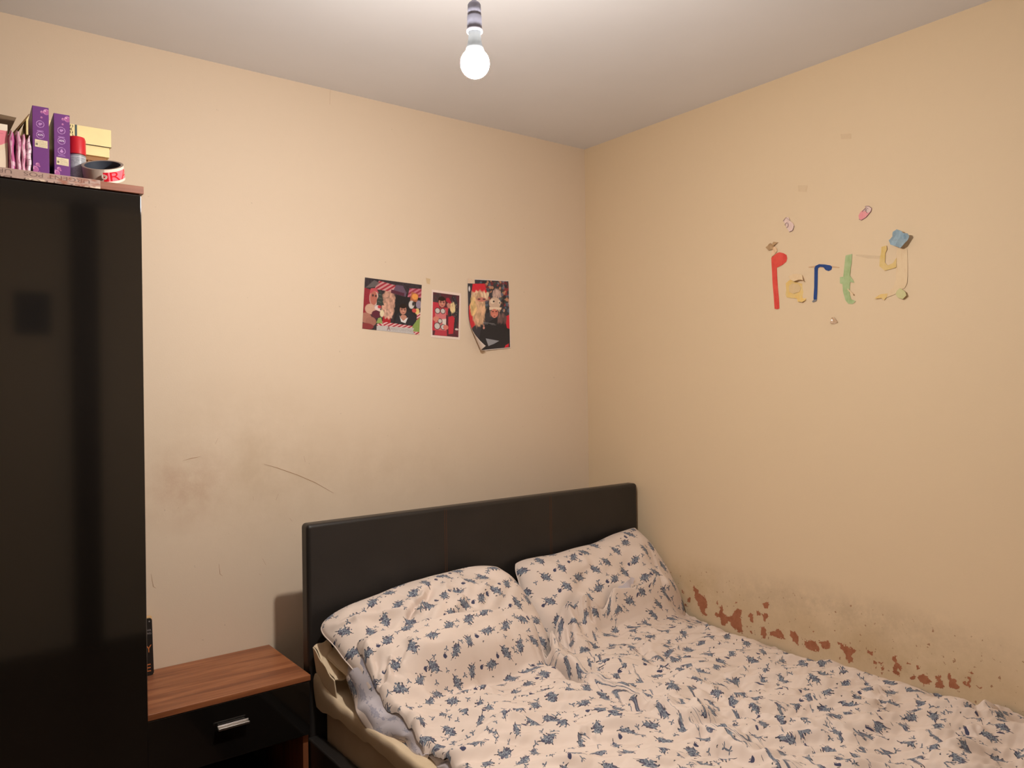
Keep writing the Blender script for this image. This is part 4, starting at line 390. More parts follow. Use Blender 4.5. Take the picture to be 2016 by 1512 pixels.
# printed cotton: staggered grid of small blue bouquets, single buds and sprigs, all in shader nodes
def mat_floral(name, ground, light, mid, dark, leaf, fade=0.):
    t = NT(name); uv = t.new('ShaderNodeTexCoord').outputs['UV']
    uvw = t.vmath('ADD', uv, t.vmath('SCALE', t.vmath('SUBTRACT', t.noise(uv, 11, 1, out=1), (.5, .5, .5)), .012))
    uvr = t.mapping(uvw, rot=(0, 0, .31))
    def cells(scale, off, stagger=.5, jit=.10, seed=0., unit=.058):
        P = t.vmath('ADD', t.vmath('SCALE', uvr, 1 / scale), (off[0], off[1], 0)); s = t.new('ShaderNodeSeparateXYZ'); t.put(s.inputs[0], P)
        row = t.math('FLOOR', s.outputs[1]); x = t.math('ADD', s.outputs[0], t.math('MULTIPLY', t.math('MODULO', t.math('ABSOLUTE', row), 2.), stagger))
        cx = t.math('FLOOR', x); cmb = t.new('ShaderNodeCombineXYZ'); t.put(cmb.inputs[0], cx); t.put(cmb.inputs[1], row); cmb.inputs[2].default_value = seed
        loc = t.new('ShaderNodeCombineXYZ'); t.put(loc.inputs[0], t.math('SUBTRACT', t.math('SUBTRACT', x, cx), .5)); t.put(loc.inputs[1], t.math('SUBTRACT', t.math('SUBTRACT', s.outputs[1], row), .5))
        wn = t.new('ShaderNodeTexWhiteNoise', noise_dimensions='3D'); t.put(wn.inputs['Vector'], cmb.outputs[0])
        L = t.vmath('ADD', loc.outputs[0], t.vmath('SCALE', t.vmath('SUBTRACT', wn.outputs['Color'], (.5, .5, .5)), jit * 2))
        rot = t.new('ShaderNodeVectorRotate', rotation_type='Z_AXIS'); t.put(rot.inputs['Vector'], L); t.put(rot.inputs['Angle'], t.math('MULTIPLY', wn.outputs['Value'], 6.283))
        wob = t.vmath('SCALE', t.vmath('SUBTRACT', t.noise(uv, 170, 1, .5, out=1), (.5, .5, .5)), .050)
        flat = t.vmath('MULTIPLY', t.vmath('ADD', t.vmath('SCALE', rot.outputs[0], scale / unit), wob), (1, 1, 0))
        return flat, wn.outputs['Value']
    def inside(P, lst):
        best = None
        for cx, cy, rx, ry, ang in lst:
            a = math.radians(ang); q = t.vmath('SUBTRACT', P, (cx, cy, 0))
            if ang: q = t.mapping(q, rot=(0, 0, -a))
            d = t.vmath('LENGTH', t.vmath('MULTIPLY', q, (1 / rx, 1 / ry, 0)), out=1)
            best = d if best is None else t.math('MINIMUM', best, d)
        return t.math('LESS_THAN', best, 1.)
    P, r = cells(.069, (0, 0), .5, .10, 1.)
    lightf = inside(P, [(.0, .0, .16, .125, 20), (.16, .10, .125, .10, 30), (-.16, -.10, .125, .10, 40), (-.03, .13, .09, .07, 10), (.05, -.13, .09, .07, 0)])
    darkf = inside(P, [(-.19, .03, .075, .065, 0), (.17, -.05, .085, .065, 30), (.02, .0, .03, .045, 20), (.24, .14, .06, .045, 60), (-.08, -.17, .05, .04, 0)])
    leaves = inside(P, [(.33, .19, .09, .020, 28), (-.11, .20, .055, .034, 125), (-.27, -.16, .07, .032, 35), (-.24, .12, .045, .032, 160), (.12, -.20, .055, .026, 105), (.27, .02, .05, .034, 10), (-.36, -.22, .07, .014, 30)])
    dots = inside(P, [(.15, .23, .030, .028, 0), (.09, .25, .03, .026, 0), (-.33, -.02, .028, .030, 0), (-.20, -.24, .036, .03, 0), (-.13, -.27, .03, .026, 0)])
    P2, r2 = cells(.069, (.5, .04), .5, .07, 7.)
    bud = inside(P2, [(0, 0, .11, .085, 0), (-.05, .04, .06, .055, 0), (.12, .05, .05, .018, 50), (.08, .11, .035, .015, 10)])
    TRE = [(.080, 0, .062, .030, 0), (-.042, .070, .062, .030, 120), (-.042, -.070, .058, .028, 240), (.0, 0, .035, .03, 0), (-.09, .0, .06, .014, 0)]
    tre = inside(P2, TRE)
    P4, r4 = cells(.047, (.3, .7), .5, .10, 11.)
    tr4 = t.math('MULTIPLY', inside(P4, TRE), t.math('LESS_THAN', r4, .38))
    isb = t.math('LESS_THAN', r2, .34)
    P3, r3 = cells(.030, (.23, .31), .5, .12, 3., .040)
    com = t.math('MULTIPLY', inside(P3, [(0, 0, .07, .032, 0), (.06, .05, .045, .022, 70)]), t.math('LESS_THAN', r3, .17))
    anyb = t.math('MAXIMUM', t.math('MAXIMUM', lightf, darkf), t.math('MAXIMUM', leaves, dots))
    com = t.math('MULTIPLY', com, t.math('SUBTRACT', 1, anyb)); tr4 = t.math('MULTIPLY', tr4, t.math('SUBTRACT', 1, anyb))
    mott = t.ramp(t.noise(uv, 330, 2, .6), [(.36, dark), (.46, mid), (.56, light), (.68, tuple(min(1, x * 1.5) for x in light))])
    c = ground if isinstance(ground, tuple) else ground
    gr = t.ramp(t.noise(uv, 9, 4), [(.3, tuple(x * .96 for x in c)), (.7, tuple(min(1, x * 1.03) for x in c))])
    grw = gr
    c = t.mix(com, gr, leaf); c = t.mix(tr4, c, mid); c = t.mix(t.math('MULTIPLY', tre, t.math('SUBTRACT', 1, isb)), c, mid); c = t.mix(t.math('MULTIPLY', bud, isb), c, dark)
    c = t.mix(dots, c, mid); c = t.mix(leaves, c, leaf); c = t.mix(lightf, c, mott); c = t.mix(t.math('MULTIPLY', darkf, .9), c, dark)
    c = t.mix(fade, c, grw) if fade else c
    n = t.math('ADD', t.noise(uv, 1500, 1), t.math('MULTIPLY', t.noise(uv, 38, 3), 2.5)); t.bump(n, .14, .0012)
    return t.fin(c, .8, .2, 0, .12)
GR = srgb((224, 206, 194))
M['floral'] = mat_floral('cream cotton with blue bouquets', GR, srgb((142, 148, 156)), srgb((102, 109, 122)), srgb((70, 71, 95)), srgb((56, 59, 68)))
M['reverse'] = mat_floral('reverse of printed cotton', srgb((206, 198, 204)), srgb((150, 152, 172)), srgb((136, 138, 160)), srgb((120, 122, 150)), srgb((116, 122, 142)), .45)

# ---------------------------------------------------------------- the room
def slab(name, lo, hi, mat): return struct(box(name, lo, hi, mat, None, 0))
LX, BY = -1.6, -3.35
slab('floor', (LX - .1, BY - .1, -.1), (RX + .1, .1, 0), M['floor'])
slab('ceiling', (LX - .1, BY - .1, H), (RX + .1, .1, H + .1), M['ceil'])
wa = slab('wall_back', (LX - .1, 0, 0), (RX, .1, H), M['wallA'])
wb = slab('wall_right', (RX, BY - .1, 0), (RX + .1, .1, H), M['wallB'])
slab('wall_left', (LX - .1, BY, 0), (LX, 0, H), M['walls'])
wf = slab('wall_front', (LX, BY - .1, 0), (RX, BY, H), M['walls'])
slab('baseboard_back', (LX, -.015, 0), (RX, 0, .09), M['walls'])
slab('baseboard_right', (RX - .015, BY, 0), (RX, -.015, .09), M['walls'])
# door behind the camera: only its reflection shows in the wardrobe's gloss
dj = struct(box('door_1', (1.2, BY, 0), (1.97, BY + .03, 1.98), plain('brown door', (74, 48, 34), .5), None, .002))
tr = struct(box('trim_1', (.655, BY, 0), (.775, BY + .10, H), plain('dark brown post', (58, 42, 34), .6), None, .003))
fr = tag(box('picture', (.385, BY, 1.70), (.555, BY + .006, 1.93), plain('dark print', (84, 76, 76), .5), None, .001), 'small dark print on the wall behind, seen mirrored in the black wardrobe door', 'picture')

# paint peeled off the right wall above the mattress
def in_poly(X, Y, P):
    ins = np.zeros(X.shape, bool)
    for (x1, y1), (x2, y2) in zip(P, P[1:] + P[:1]):
        if y1 != y2: ins ^= ((Y > min(y1, y2)) & (Y <= max(y1, y2))) & (X < x1 + (Y - y1) * (x2 - x1) / (y2 - y1))
    return ins
bm = bmesh.new(); gs = .0013
for P in DATA['peel']:
    ys = [q[0] for q in P]; zs = [q[1] for q in P]
    yy, zz = np.meshgrid(np.arange(min(ys) - .01, max(ys) + .01, gs), np.arange(min(zs) - .01, max(zs) + .01, gs), indexing='ij')
    wy = smooth_noise(yy, zz, .02, .02, .3, 5, 14) * .0022 + smooth_noise(yy, zz, .007, .007, 1, 6, 14) * .0011; wz = smooth_noise(yy, zz, .02, .02, .9, 7, 14) * .0022 + smooth_noise(yy, zz, .007, .007, 2, 8, 14) * .0011
    for i, j in zip(*np.nonzero(in_poly(yy + wy, zz + wz, [tuple(q) for q in P]))):
        y_, z_ = yy[i, j], zz[i, j]; bm.faces.new([bm.verts.new((RX - .0005, y_ + a_, z_ + b_)) for a_, b_ in ((0, 0), (gs, 0), (gs, gs), (0, gs))])
bmesh.ops.remove_doubles(bm, verts=bm.verts, dist=gs * .2)
peel_m = NT('bare plaster'); co = peel_m.co()
peel = bm_obj('peeled_paint', bm, peel_m.fin(peel_m.ramp(peel_m.noise(co, 45, 4, .6), [(.3, srgb((164, 104, 76))), (.7, srgb((182, 122, 92)))]), .9, .1), wb); peel['kind'] = 'stuff'; peel['label'] = 'brown patches where the paint has peeled away'
bm = bmesh.new()
rr = random.Random(3)
for P in DATA['scuff']:
    L = len(P); top = []; bot = []
    for i, (x, z) in enumerate(P):
        a = P[max(0, i - 1)]; b = P[min(L - 1, i + 1)]; dx, dz = b[0] - a[0], b[1] - a[1]; n = math.hypot(dx, dz) + 1e-6; wd = .0007 * (.35 if i in (0, L - 1) else 1)
        top.append(bm.verts.new((x - dz / n * wd, -.0005, z + dx / n * wd))); bot.append(bm.verts.new((x + dz / n * wd, -.0005, z - dx / n * wd)))
    for i in range(L - 1): bm.faces.new((top[i], top[i + 1], bot[i + 1], bot[i]))
sc = bm_obj('scuff_marks', bm, plain('scuff', (168, 128, 92), .8, .1), wa); sc['kind'] = 'stuff'; sc['label'] = 'thin brown scratches and scuffs'

# ---------------------------------------------------------------- pendant lamp
pl = thing('pendant_light', 'bare glowing round bulb in a white holder hanging from the ceiling on a cord', 'lamp', loc=(0, 0, 0))
bx, by, bz = BULB
def at(name, prof, mat, par=pl, seg=48): return lathe(name, prof, M[mat], par, seg, (bx, by, bz))
at('ceiling_rose', [(0, H - bz), (.04, H - bz), (.04, H - bz - .012), (.028, H - bz - .026), (.006, H - bz - .03), (0, H - bz - .03)], 'plastic')
bm = bmesh.new(); tube(bm, [(bx, by, bz + .120 + (H - bz - .140) * i / 12) for i in range(13)], .0033, 10); shade(bm_obj('cord', bm, M['flex'], pl))
hold = at('lamp_holder', [(0, .124), (.004, .124), (.006, .121), (.0105, .118), (.0128, .114), (.0134, .0945), (.0128, .0935), (.0128, .0922), (.0142, .0915), (.0146, .0665), (.0136, .0640), (.0126, .0640), (.0120, .09), (0, .09)], 'holder')
at('shade_ring', [(.0128, .0665), (.0155, .0660), (.0160, .0635), (.0155, .0608), (.0134, .0604), (.0128, .0635), (.0128, .0665)], 'plastic', hold)
R = .0282
neck = [(0, .070), (.0118, .070), (.0122, .052), (.0128, .046), (.0142, .038), (.0165, .0310), (.0190, .0225)]
at('bulb_neck', neck + [(.0189, .0220), (.0, .0220)], 'neck')
dome = [(R * math.sin(a), -R * math.cos(a) + .0) for a in np.linspace(0, 2.50, 40)]
globe = at('bulb_globe', dome[:-1], 'bulb', pl, 64)

# ---------------------------------------------------------------- wardrobe
WX0, WX1, WF, WT = -.40, .416, -.482, 1.862
wd = thing('wardrobe', 'tall black gloss wardrobe with walnut top edge at the left of the room', 'wardrobe', loc=(.0, -.25, 0))
P_ = Matrix.Translation((0, .25, 0))
def wbox(n, lo, hi, m, par=wd, bev=.0015):
    o = box(n, [lo[0], lo[1] + .25, lo[2]], [hi[0], hi[1] + .25, hi[2]], M[m], par, bev); return o
wbox('side_panel', (WX0, WF, 0), (WX0 + .018, -.004, WT), 'black'); wbox('side_panel', (WX1 - .018, WF, 0), (WX1, -.004, WT), 'black')
wbox('back_panel', (WX0 + .018, -.010, .05), (WX1 - .018, -.004, WT), 'darkin')
wbox('bottom_panel', (WX0 + .018, WF, .05), (WX1 - .018, -.010, .068), 'black')
wbox('plinth', (WX0 + .018, WF + .02, 0), (WX1 - .018, WF + .036, .05), 'black')
wbox('top_panel', (WX0 - .004, -.500, WT), (WX1 + .004, -.002, WT + .018), 'walnut_edge')
for k in (0, 1):
    a = WX0 + (WX1 - WX0) / 2 * k; d = wbox('door', (a + .0012, -.4985, .055), (a + (WX1 - WX0) / 2 - .0012, WF - .0006, WT - .003), 'gloss', wd, .002)
    hx = (WX0 + WX1) / 2 + (-.035 if k == 0 else .035)
    # long bar handles beside the middle seam (outside the frame)
    if k == 0:
        h = box('handle', (hx - .006, -.528 + .25, .85), (hx + .006, -.520 + .25, 1.05), M['chrome'], d, .002)
# printed parcel tape stuck along the top edge
c = canvas(900, 56, (176, 148, 136)); grain(c, .10, 2, 4)
X, Y = cxy(c)
blend(c, ((Y < .22) & (np.sin(X * 40) > .55)).astype(float), (222, 200, 176), .8)
for k in range(5):
    x0 = .985 - .205 * k - .19
    text_mask(c, 'URGENT POS', x0, .42, x0 + .175, .86, (92, 68, 66), .85, True)
    text_mask(c, 'DEZCI POS', x0, -.28, x0 + .175, .17, (74, 52, 50), .9, True)
for k in range(40):
    ell(c, rr.uniform(.86, 1), rr.uniform(.1, .9), rr.uniform(.002, .006), rr.uniform(.03, .10), (150, 92, 72), 0, .8)
tp = painted('printed_tape', c, quad((WX0, -.5006, WT - .0005), (.728, 0, 0), (0, 0, .0195)), mat_painted('printed tape', .35)); tag(tp, 'brown printed parcel tape stuck along the top front edge of the wardrobe', 'tape')

# ---------------------------------------------------------------- things on top of the wardrobe
TZ = WT + .018
MP = mat_painted('printed card', .42); MG = mat_painted('glossy print', .25)
def purple_box(x, y, z, w_, h_, dpt, rot, sticker, extra, label, seed):
    root = thing('purple_box', label, 'box', 'pair of tall purple cartons on the wardrobe', (x, y, z)); root.rotation_euler = (0, 0, rot)
    box('carton', (0, .0004, 0), (w_, dpt, h_), plain('purple card', (104, 54, 118), .4, .45, 0, .03), root, .0008)
    c = canvas(90, 380, (112, 54, 126)); asp = h_ / w_
    for bx_, by_, r_ in ((.86, .935, .20), (.58, .925, .09), (.56, .845, .065), (.10, .075, .24), (.28, .15, .12), (.40, .125, .05), (.40, .045, .03)):
        ell(c, bx_, by_, r_, r_ / asp, (206, 140, 182)); ell(c, bx_ + r_ * .1, by_ - r_ * .1 / asp, r_ * .82, r_ * .82 / asp, (172, 92, 152)); ell(c, bx_ - r_ * .35, by_ + r_ * .3 / asp, r_ * .25, r_ * .2 / asp, (232, 190, 214))
    rings = [.745, .585] + ([.43] if extra else [])
    for k, ry in enumerate(rings):
        ell(c, .47, ry, .25, .25 / asp, (196, 150, 204)); ell(c, .47, ry, .215, .215 / asp, (112, 54, 126))
        for a in range(3): ell(c, .47 + .26 * math.cos(a * 2.1 + 1), ry + .26 / asp * math.sin(a * 2.1 + 1), .04, .03 / asp, (112, 54, 126))
        if k == 0: ell(c, .44, ry, .08, .10 / asp, (180, 130, 190), .6); ell(c, .54, ry + .03 / asp, .05, .06 / asp, (190, 140, 198))
        if k == 1: text_mask(c, '45%', .31, ry - .045 / asp * 1.2, .64, ry + .06 / asp * 1.3, (246, 232, 246)); poly(c, [(.25, ry + .052), (.68, ry + .052), (.66, ry + .067), (.28, ry + .067)], (170, 122, 186), .8)
        if k == 2: ell(c, .47, ry - .01, .11, .08 / asp, (190, 140, 198)); ell(c, .47, ry + .012, .06, .07 / asp, (190, 140, 198)); poly(c, [(.22, ry - .085), (.72, ry - .085), (.68, ry - .065), (.25, ry - .065)], (160, 112, 178), .7)
    grain(c, .04, seed, 2)
    painted('printed_face', c, quad((.0006, 0, .0006), (w_ - .0012, 0, 0), (0, 0, h_ - .0012)), MP, root)
    c = canvas(60, 40, (226, 210, 176)); r = random.Random(seed)
    for k in range(5):
        y0 = .80 - .16 * k; x0 = .32 if k in (2, 3, 4) else (.35 if k == 0 else .1)
        while x0 < (.65 if k == 0 else .9):
            l = r.uniform(.03, .1); poly(c, [(x0, y0), (x0 + l, y0), (x0 + l, y0 + .05), (x0, y0 + .05)], (112, 96, 84), .75); x0 += l + .025
    poly(c, [(.07, .22), (.24, .22), (.24, .52), (.07, .52)], (70, 60, 60), .8)
    painted('sticker', c, quad((.0045, -.0004, sticker), (w_ * .76, 0, -.0012), (0, 0, .0165)), MP, root)
    return root
purple_box(.1985, -.478, TZ, .0318, .153, .12, -.03, .0625, False, 'tall purple carton beside the pink packets, the left of two', 1)
purple_box(.2405, -.470, TZ, .0318, .147, .12, -.03, .0315, True, 'tall purple carton beside the red-capped spray can, the right of two', 2)

pb = thing('pink_carton', 'pink and white carton at the left end on top of the wardrobe', 'box', loc=(.07, -.47, TZ))
bm = bmesh.new(); bbox(bm, (0, .0006, 0), (.083, .10, .103)); 
for v in bm.verts:
    if v.co.z > .1 and v.co.y > .05: v.co.z += .018
bm_obj('carton', bm, plain('white card', (232, 214, 190), .5), pb)
c = canvas(90, 110, (236, 214, 186))
poly(c, [(0, 0.42), (.55, .42), (1.0, .62), (1, .93), (0, 1)], (232, 132, 146)); poly(c, [(0, 0), (1, 0), (1, .5), (.6, .33), (0, .3)], (238, 218, 194))
for k in range(3): poly(c, [(.1, .55 + .12 * k), (.9, .55 + .12 * k), (.9, .557 + .12 * k), (.1, .557 + .12 * k)], (180, 96, 112), .6)
poly(c, [(0, .9), (1, .86), (1, 1), (0, 1)], (240, 226, 206))
painted('printed_face', c, quad((.0005, 0, .0005), (.082, 0, 0), (0, 0, .102)), MP, pb)

# plastic-wrapped packets, each a soft wavy pouch standing on edge
pk_specs = [(.1515, .0165, .088, (186, 92, 140), 'magenta pink wrapped packet beside the pink carton, leftmost of four'), (.1655, .0140, .092, (206, 150, 172), 'dusty pink wrapped packet, second from the pink carton'),
            (.1750, .0130, .086, (214, 140, 168), 'narrow pale pink wrapped packet, second from the purple carton'), (.1840, .0150, .082, (226, 196, 210), 'white and pink wrapped packet with line pattern beside the purple carton')]
for k, (x, wd_, h_, col, lab) in enumerate(pk_specs):
    root = thing('wrapped_packet', lab, 'packet', 'pink wrapped packets on the wardrobe', (x, -.474, TZ))
    c = canvas(50, 120, col); X, Y = cxy(c); r = random.Random(k + 5)
    for q in range(14): ell(c, r.random(), r.random(), r.uniform(.05, .3), r.uniform(.02, .07), (248, 222, 230) if q % 2 else (160, 60, 118), r.random() * 3, .45)
    if k == 3:
        for q in range(6): ell(c, .5, .12 + .15 * q, .42, .05, (140, 84, 116)); ell(c, .5, .12 + .15 * q + .006, .38, .043, (232, 206, 216))
    blend(c, (np.abs(X - .42 - .05 * np.sin(Y * 14)) < .05).astype(float), (255, 236, 244), .5)
    wv = 2.5 + k
    def face(U, V, s, wd_=wd_, h_=h_, wv=wv, k=k):
        e = np.sin(PI * U) ** .6; th = (.0007 + wd_ * .36 * np.sin(PI * np.clip(V * .96 + .02, 0, 1)) ** .5) * e
        y = (U - .5) * 0 + s * 0
        # the packet is a slab whose thin side faces the room: U runs round the near edge
        ang = (U - .5) * PI; x_ = np.sin(ang) * (wd_ * .5 * (.9 + .10 * np.sin(V * 9 + k)) * (1 - .5 * np.clip((V - .8) * 5, 0, 1)) ) + .0009 * np.sin(V * wv * 3 + k); yy = -np.cos(ang) * .006 + .012 * (np.abs(U - .5) * 2) ** 3 * 3
        return np.stack([x_ + wd_ * .5, yy, V * h_ + .003 * np.sin(U * 7 + k) * V], -1)
    painted('wrapper', c, lambda U, V: face(U, V, 1), MG, root)
    bx_ = box('contents', (wd_ * .14, .012, 0), (wd_ * .86, .075, h_ * .95), plain('pink plastic', col, .35), root, .002)

can = thing('spray_can', 'silver aerosol can with a red cap standing behind the purple carton', 'can', loc=(.2935, -.415, TZ))
R1 = .0190
lathe('can_base', [(0, 0), (R1 - .002, 0), (R1, .002), (R1, .0045), (R1 - .0005, .005)], plain('tin', (150, 150, 154), .3, .5, 1), can)
c = canvas(160, 120, (148, 150, 156)); r = random.Random(8); X, Y = cxy(c)
for k in range(26):
    y0 = .06 + k * .033
    if y0 > .92: break
    x0 = 0
    while x0 < 1:
        l = r.uniform(.01, .04)
        if r.random() < .75: poly(c, [(x0, y0), (x0 + l, y0), (x0 + l, y0 + .014), (x0, y0 + .014)], (208, 208, 212), .55)
        x0 += l + .008
blend(c, ((np.abs(Y - .93) < .008) | (np.abs(Y - .62) < .006)).astype(float), (226, 224, 226), .8)
ell(c, .80, .30, .03, .06, (222, 120, 110)); ell(c, .80, .30, .02, .045, (230, 222, 214))
def cyl(r0, z0, z1): return lambda U, V: np.stack([r0 * np.cos(U * 2 * PI - 2.4), r0 * np.sin(U * 2 * PI - 2.4), z0 + (z1 - z0) * V], -1)
painted('printed_body', c, cyl(R1, .005, .070), MG, can)
lathe('shoulder', [(R1, .070), (R1 - .001, .073), (R1 - .003, .075)], plain('tin rim', (196, 192, 190), .3, .5, 1), can)
lathe('red_cap', [(R1 - .0008, .0735), (R1 + .0002, .074), (R1 - .0004, .108), (R1 - .0022, .114), (R1 - .007, .1155), (0, .1155)], plain('red plastic', (196, 26, 38), .35), can)

# cream storage box with a lid, on a ribbed wooden box
MC = plain('cream card', (252, 232, 172), .6, .3, 0, .05, 18)
sb = thing('storage_box', 'cream lidded cardboard box behind the purple cartons on the wardrobe', 'box', loc=(0, 0, 0))
Mr = Matrix.Translation((.394, -.260, 0)) @ Matrix.Rotation(-.02, 4, 'Z')
box('box_body', (-.182, 0, TZ + .121), (-.004, .17, TZ + .155), MC, sb, .001, 2, Mr)
lid = box('lid', (-.187, -.003, TZ + .1465), (0, .173, TZ + .192), MC, sb, .001, 2, Mr)
box('lid_edge_line', (-.1872, -.0036, TZ + .1455), (.0003, -.0028, TZ + .1472), plain('dark gap', (58, 40, 28), .8), sb, 0, 1, Mr)
box('label_strip', (-.082, -.0038, TZ + .160), (-.0775, -.0030, TZ + .1915), plain('teal strip', (66, 84, 88), .6), lid, 0, 1, Mr)
bm = bmesh.new(); r = random.Random(12)
for k in range(5):
    for q in range(4):
        x = -.106 + .0045 * k + r.uniform(-.001, .001); z = TZ + .160 + .0078 * q
        tube(bm, [Mr @ Vector((x, -.0034, z)), Mr @ Vector((x + r.uniform(-.003, .003), -.0034, z + .0035)), Mr @ Vector((x + r.uniform(-.002, .002), -.0034, z + .006))], .0008, 5)
bm_obj('dark_print', bm, plain('dark brown print', (52, 30, 20), .7), lid)
rb = thing('ribbed_box', 'brown ribbed wooden box under the cream cardboard box on the wardrobe', 'box')
Mr2 = Matrix.Translation((.383, -.250, 0)) @ Matrix.Rotation(-.02, 4, 'Z')
MW = plain('light brown wood', (176, 128, 84), .6, .3, 0, .1, 40)
box('box_body', (-.20, .004, TZ), (-.002, .15, TZ + .110), MW, rb, .002, 2, Mr2)
box('rim', (-.203, -.002, TZ + .110), (0, .153, TZ + .121), MW, rb, .0015, 2, Mr2)
bm = bmesh.new()
for k in range(19): bbox(bm, (-.198 + k * .0104, .0, TZ + .002), (-.198 + k * .0104 + .0078, .0055, TZ + .110), .0012, 1, Mr2)
bm_obj('ribs', bm, MW, rb)
# open card flap of a second carton behind the pink packets
cf = thing('open_carton', 'grey brown cardboard carton with raised flaps behind the pink packets', 'box', loc=(0, 0, 0))
MK = plain('grey brown card', (126, 104, 82), .8, .2, 0, .06)
box('carton', (-.02, -.33, TZ), (.155, -.14, TZ + .10), MK, cf, .001)
def sheet4(name, pts, mat, par, th=.0015):
    bm = bmesh.new(); bm.faces.new([bm.verts.new(p) for p in pts]); o = bm_obj(name, bm, mat, par); s = o.modifiers.new('thick', 'SOLIDIFY'); s.thickness = th; s.offset = 0; return o
sheet4('flap', [(-.02, -.33, TZ + .10), (.157, -.33, TZ + .10), (.181, -.335, TZ + .162), (-.02, -.34, TZ + .172)], MK, cf)
sheet4('flap', [(.157, -.33, TZ + .10), (.157, -.16, TZ + .10), (.207, -.16, TZ + .195), (.207, -.335, TZ + .176)], plain('brown card', (132, 100, 66), .8, .2), cf)
# dark round-cornered thing and a beige ball in the gap between the two purple cartons
bl = tag(lathe('beige_ball', [(0, 0)] + [(.0165 * math.sin(a), .0165 - .0165 * math.cos(a)) for a in np.linspace(.1, 3.04, 14)] + [(0, .033)], plain('beige knit', (176, 156, 116), .9, .1, 0, .15, 120), None, 24, (.2425, -.335, TZ + .033)), 'beige ball showing in the gap between the two purple cartons', 'ball')
box_d = tag(box('black_pouch', (.205, -.40, TZ), (.262, -.33, TZ + .0325), plain('black fabric', (24, 24, 22), .9, .1), None, .010, 4), 'black pouch in the gap between the two purple cartons', 'pouch')

# roll of white tape printed red
tr_ = thing('tape_roll', 'roll of white tape with red lettering lying tilted on the wardrobe', 'tape', loc=(.3435, -.452, TZ + .0335))
tr_.rotation_euler = (Matrix.Rotation(math.radians(-13), 3, 'Y') @ Matrix.Rotation(math.radians(27), 3, 'X')).to_euler()
RO, RI, HH = .0440, .0385, .0165
def tcyl(r0, z0, z1, a0=0., a1=2 * PI): return lambda U, V: np.stack([r0 * np.cos(a0 + U * (a1 - a0)), r0 * np.sin(a0 + U * (a1 - a0)), z0 + (z1 - z0) * V], -1)
c = canvas(520, 90, (238, 226, 212)); X, Y = cxy(c)
band = ((Y > .17) & (Y < .80)).astype(float); lx = lambda a: (math.radians(a) % (2 * PI)) / (2 * PI)
blend(c, ((X > .42) & (X < .72)).astype(float), (188, 168, 156), .8)
blend(c, band * ((X > .705) | (X < .22)), (232, 120, 136), 1)
for ch, x0_, x1_ in (('R', .757, .848), ('A', .858, .985)): text_mask(c, ch, x0_, .18, x1_, .79, (214, 22, 40))
blend(c, band * ((X > .705) & (X < .745)), (200, 24, 42), 1)
painted('printed_outer_wrap', c, tcyl(RO, -HH, HH), MG, tr_)
lathe('roll_side', [(RO, HH), (RI, HH), (RI, HH - .0005)], plain('tape edge', (150, 132, 122), .5), tr_)
lathe('roll_side', [(RO, -HH), (RI, -HH), (RI, -HH + .0005)], plain('tape edge light', (190, 176, 164), .5), tr_)
lathe('cardboard_core', [(RI, -HH), (RI, HH - .0003), (RI - .001, HH - .0003), (RI - .001, -HH), (RI, -HH)], plain('dark blue core', (52, 58, 70), .6), tr_)
# loose end curled into a little scroll
bm = bmesh.new(); sp = [];
for k in range(46):
    a = k / 45 * 13; r0 = .0022 + .0044 * k / 45; sp.append((r0 * math.cos(a), r0 * math.sin(a)))
cc = Vector((-.0085, -RO - .0062, 0))
lo = [bm.verts.new((cc.x + x, cc.y + y, -HH)) for x, y in sp]; hi = [bm.verts.new((cc.x + x, cc.y + y, HH * .2)) for x, y in sp]
for k in range(45): bm.faces.new((lo[k], lo[k + 1], hi[k + 1], hi[k]))
cu = bm_obj('curled_end', bm, plain('white tape', (232, 218, 206), .4), tr_, True); cu.matrix_local = Matrix.Translation((-.011, -.0445, .0010)) @ Matrix.Rotation(math.radians(78), 4, 'X') @ Matrix.Translation((.0085, RO + .0062, 0))
smv = cu.modifiers.new('thick', 'SOLIDIFY'); smv.thickness = .0006

# ---------------------------------------------------------------- bedside cabinet
ns = thing('bedside_cabinet', 'black bedside cabinet with walnut top between the wardrobe and the bed', 'cabinet', loc=(.66, -.17, 0))
NX0, NX1, NF, NZ = .424, .883, -.339, .5697
def nb(n, lo, hi, m, par=ns, bev=.001): return box(n, [lo[0] - .66, lo[1] + .17, lo[2]], [hi[0] - .66, hi[1] + .17, hi[2]], M[m], par, bev)
nb('top_panel', (NX0, NF, NZ - .016), (NX1, -.002, NZ), 'walnut')
nb('side_panel', (NX0 + .002, NF + .018, 0), (NX0 + .018, -.004, NZ - .016), 'walnut_v'); nb('side_panel', (NX1 - .018, NF + .018, 0), (NX1 - .002, -.004, NZ - .016), 'walnut_v')
nb('back_panel', (NX0 + .018, -.010, .03), (NX1 - .018, -.004, NZ - .016), 'darkin')
nb('shelf', (NX0 + .018, NF + .02, .10), (NX1 - .018, -.010, .116), 'walnut'); nb('shelf', (NX0 + .018, NF + .022, .388), (NX1 - .018, -.010, .400), 'darkin')
dr = nb('drawer', (NX0 + .003, NF + .002, .398), (NX1 - .003, NF + .0175, NZ - .018), 'gloss', ns, .0015)
hd = []
for z0, z1, y0, y1 in ((.4955, .4990, -.352, -.347), (.4885, .4945, -.362, -.350)):
    hd.append(box('handle' if not hd else 'handle_lip', (.616 - .66, y0 + .17, z0), (.699 - .66, y1 + .17, z1), M['chrome'], dr if not hd else hd[0], .0008))
box('handle_base', (.622 - .66, -.3505 + .17, .487), (.694 - .66, -.3365 + .17, .4965), M['chrome'], hd[0], .0005)
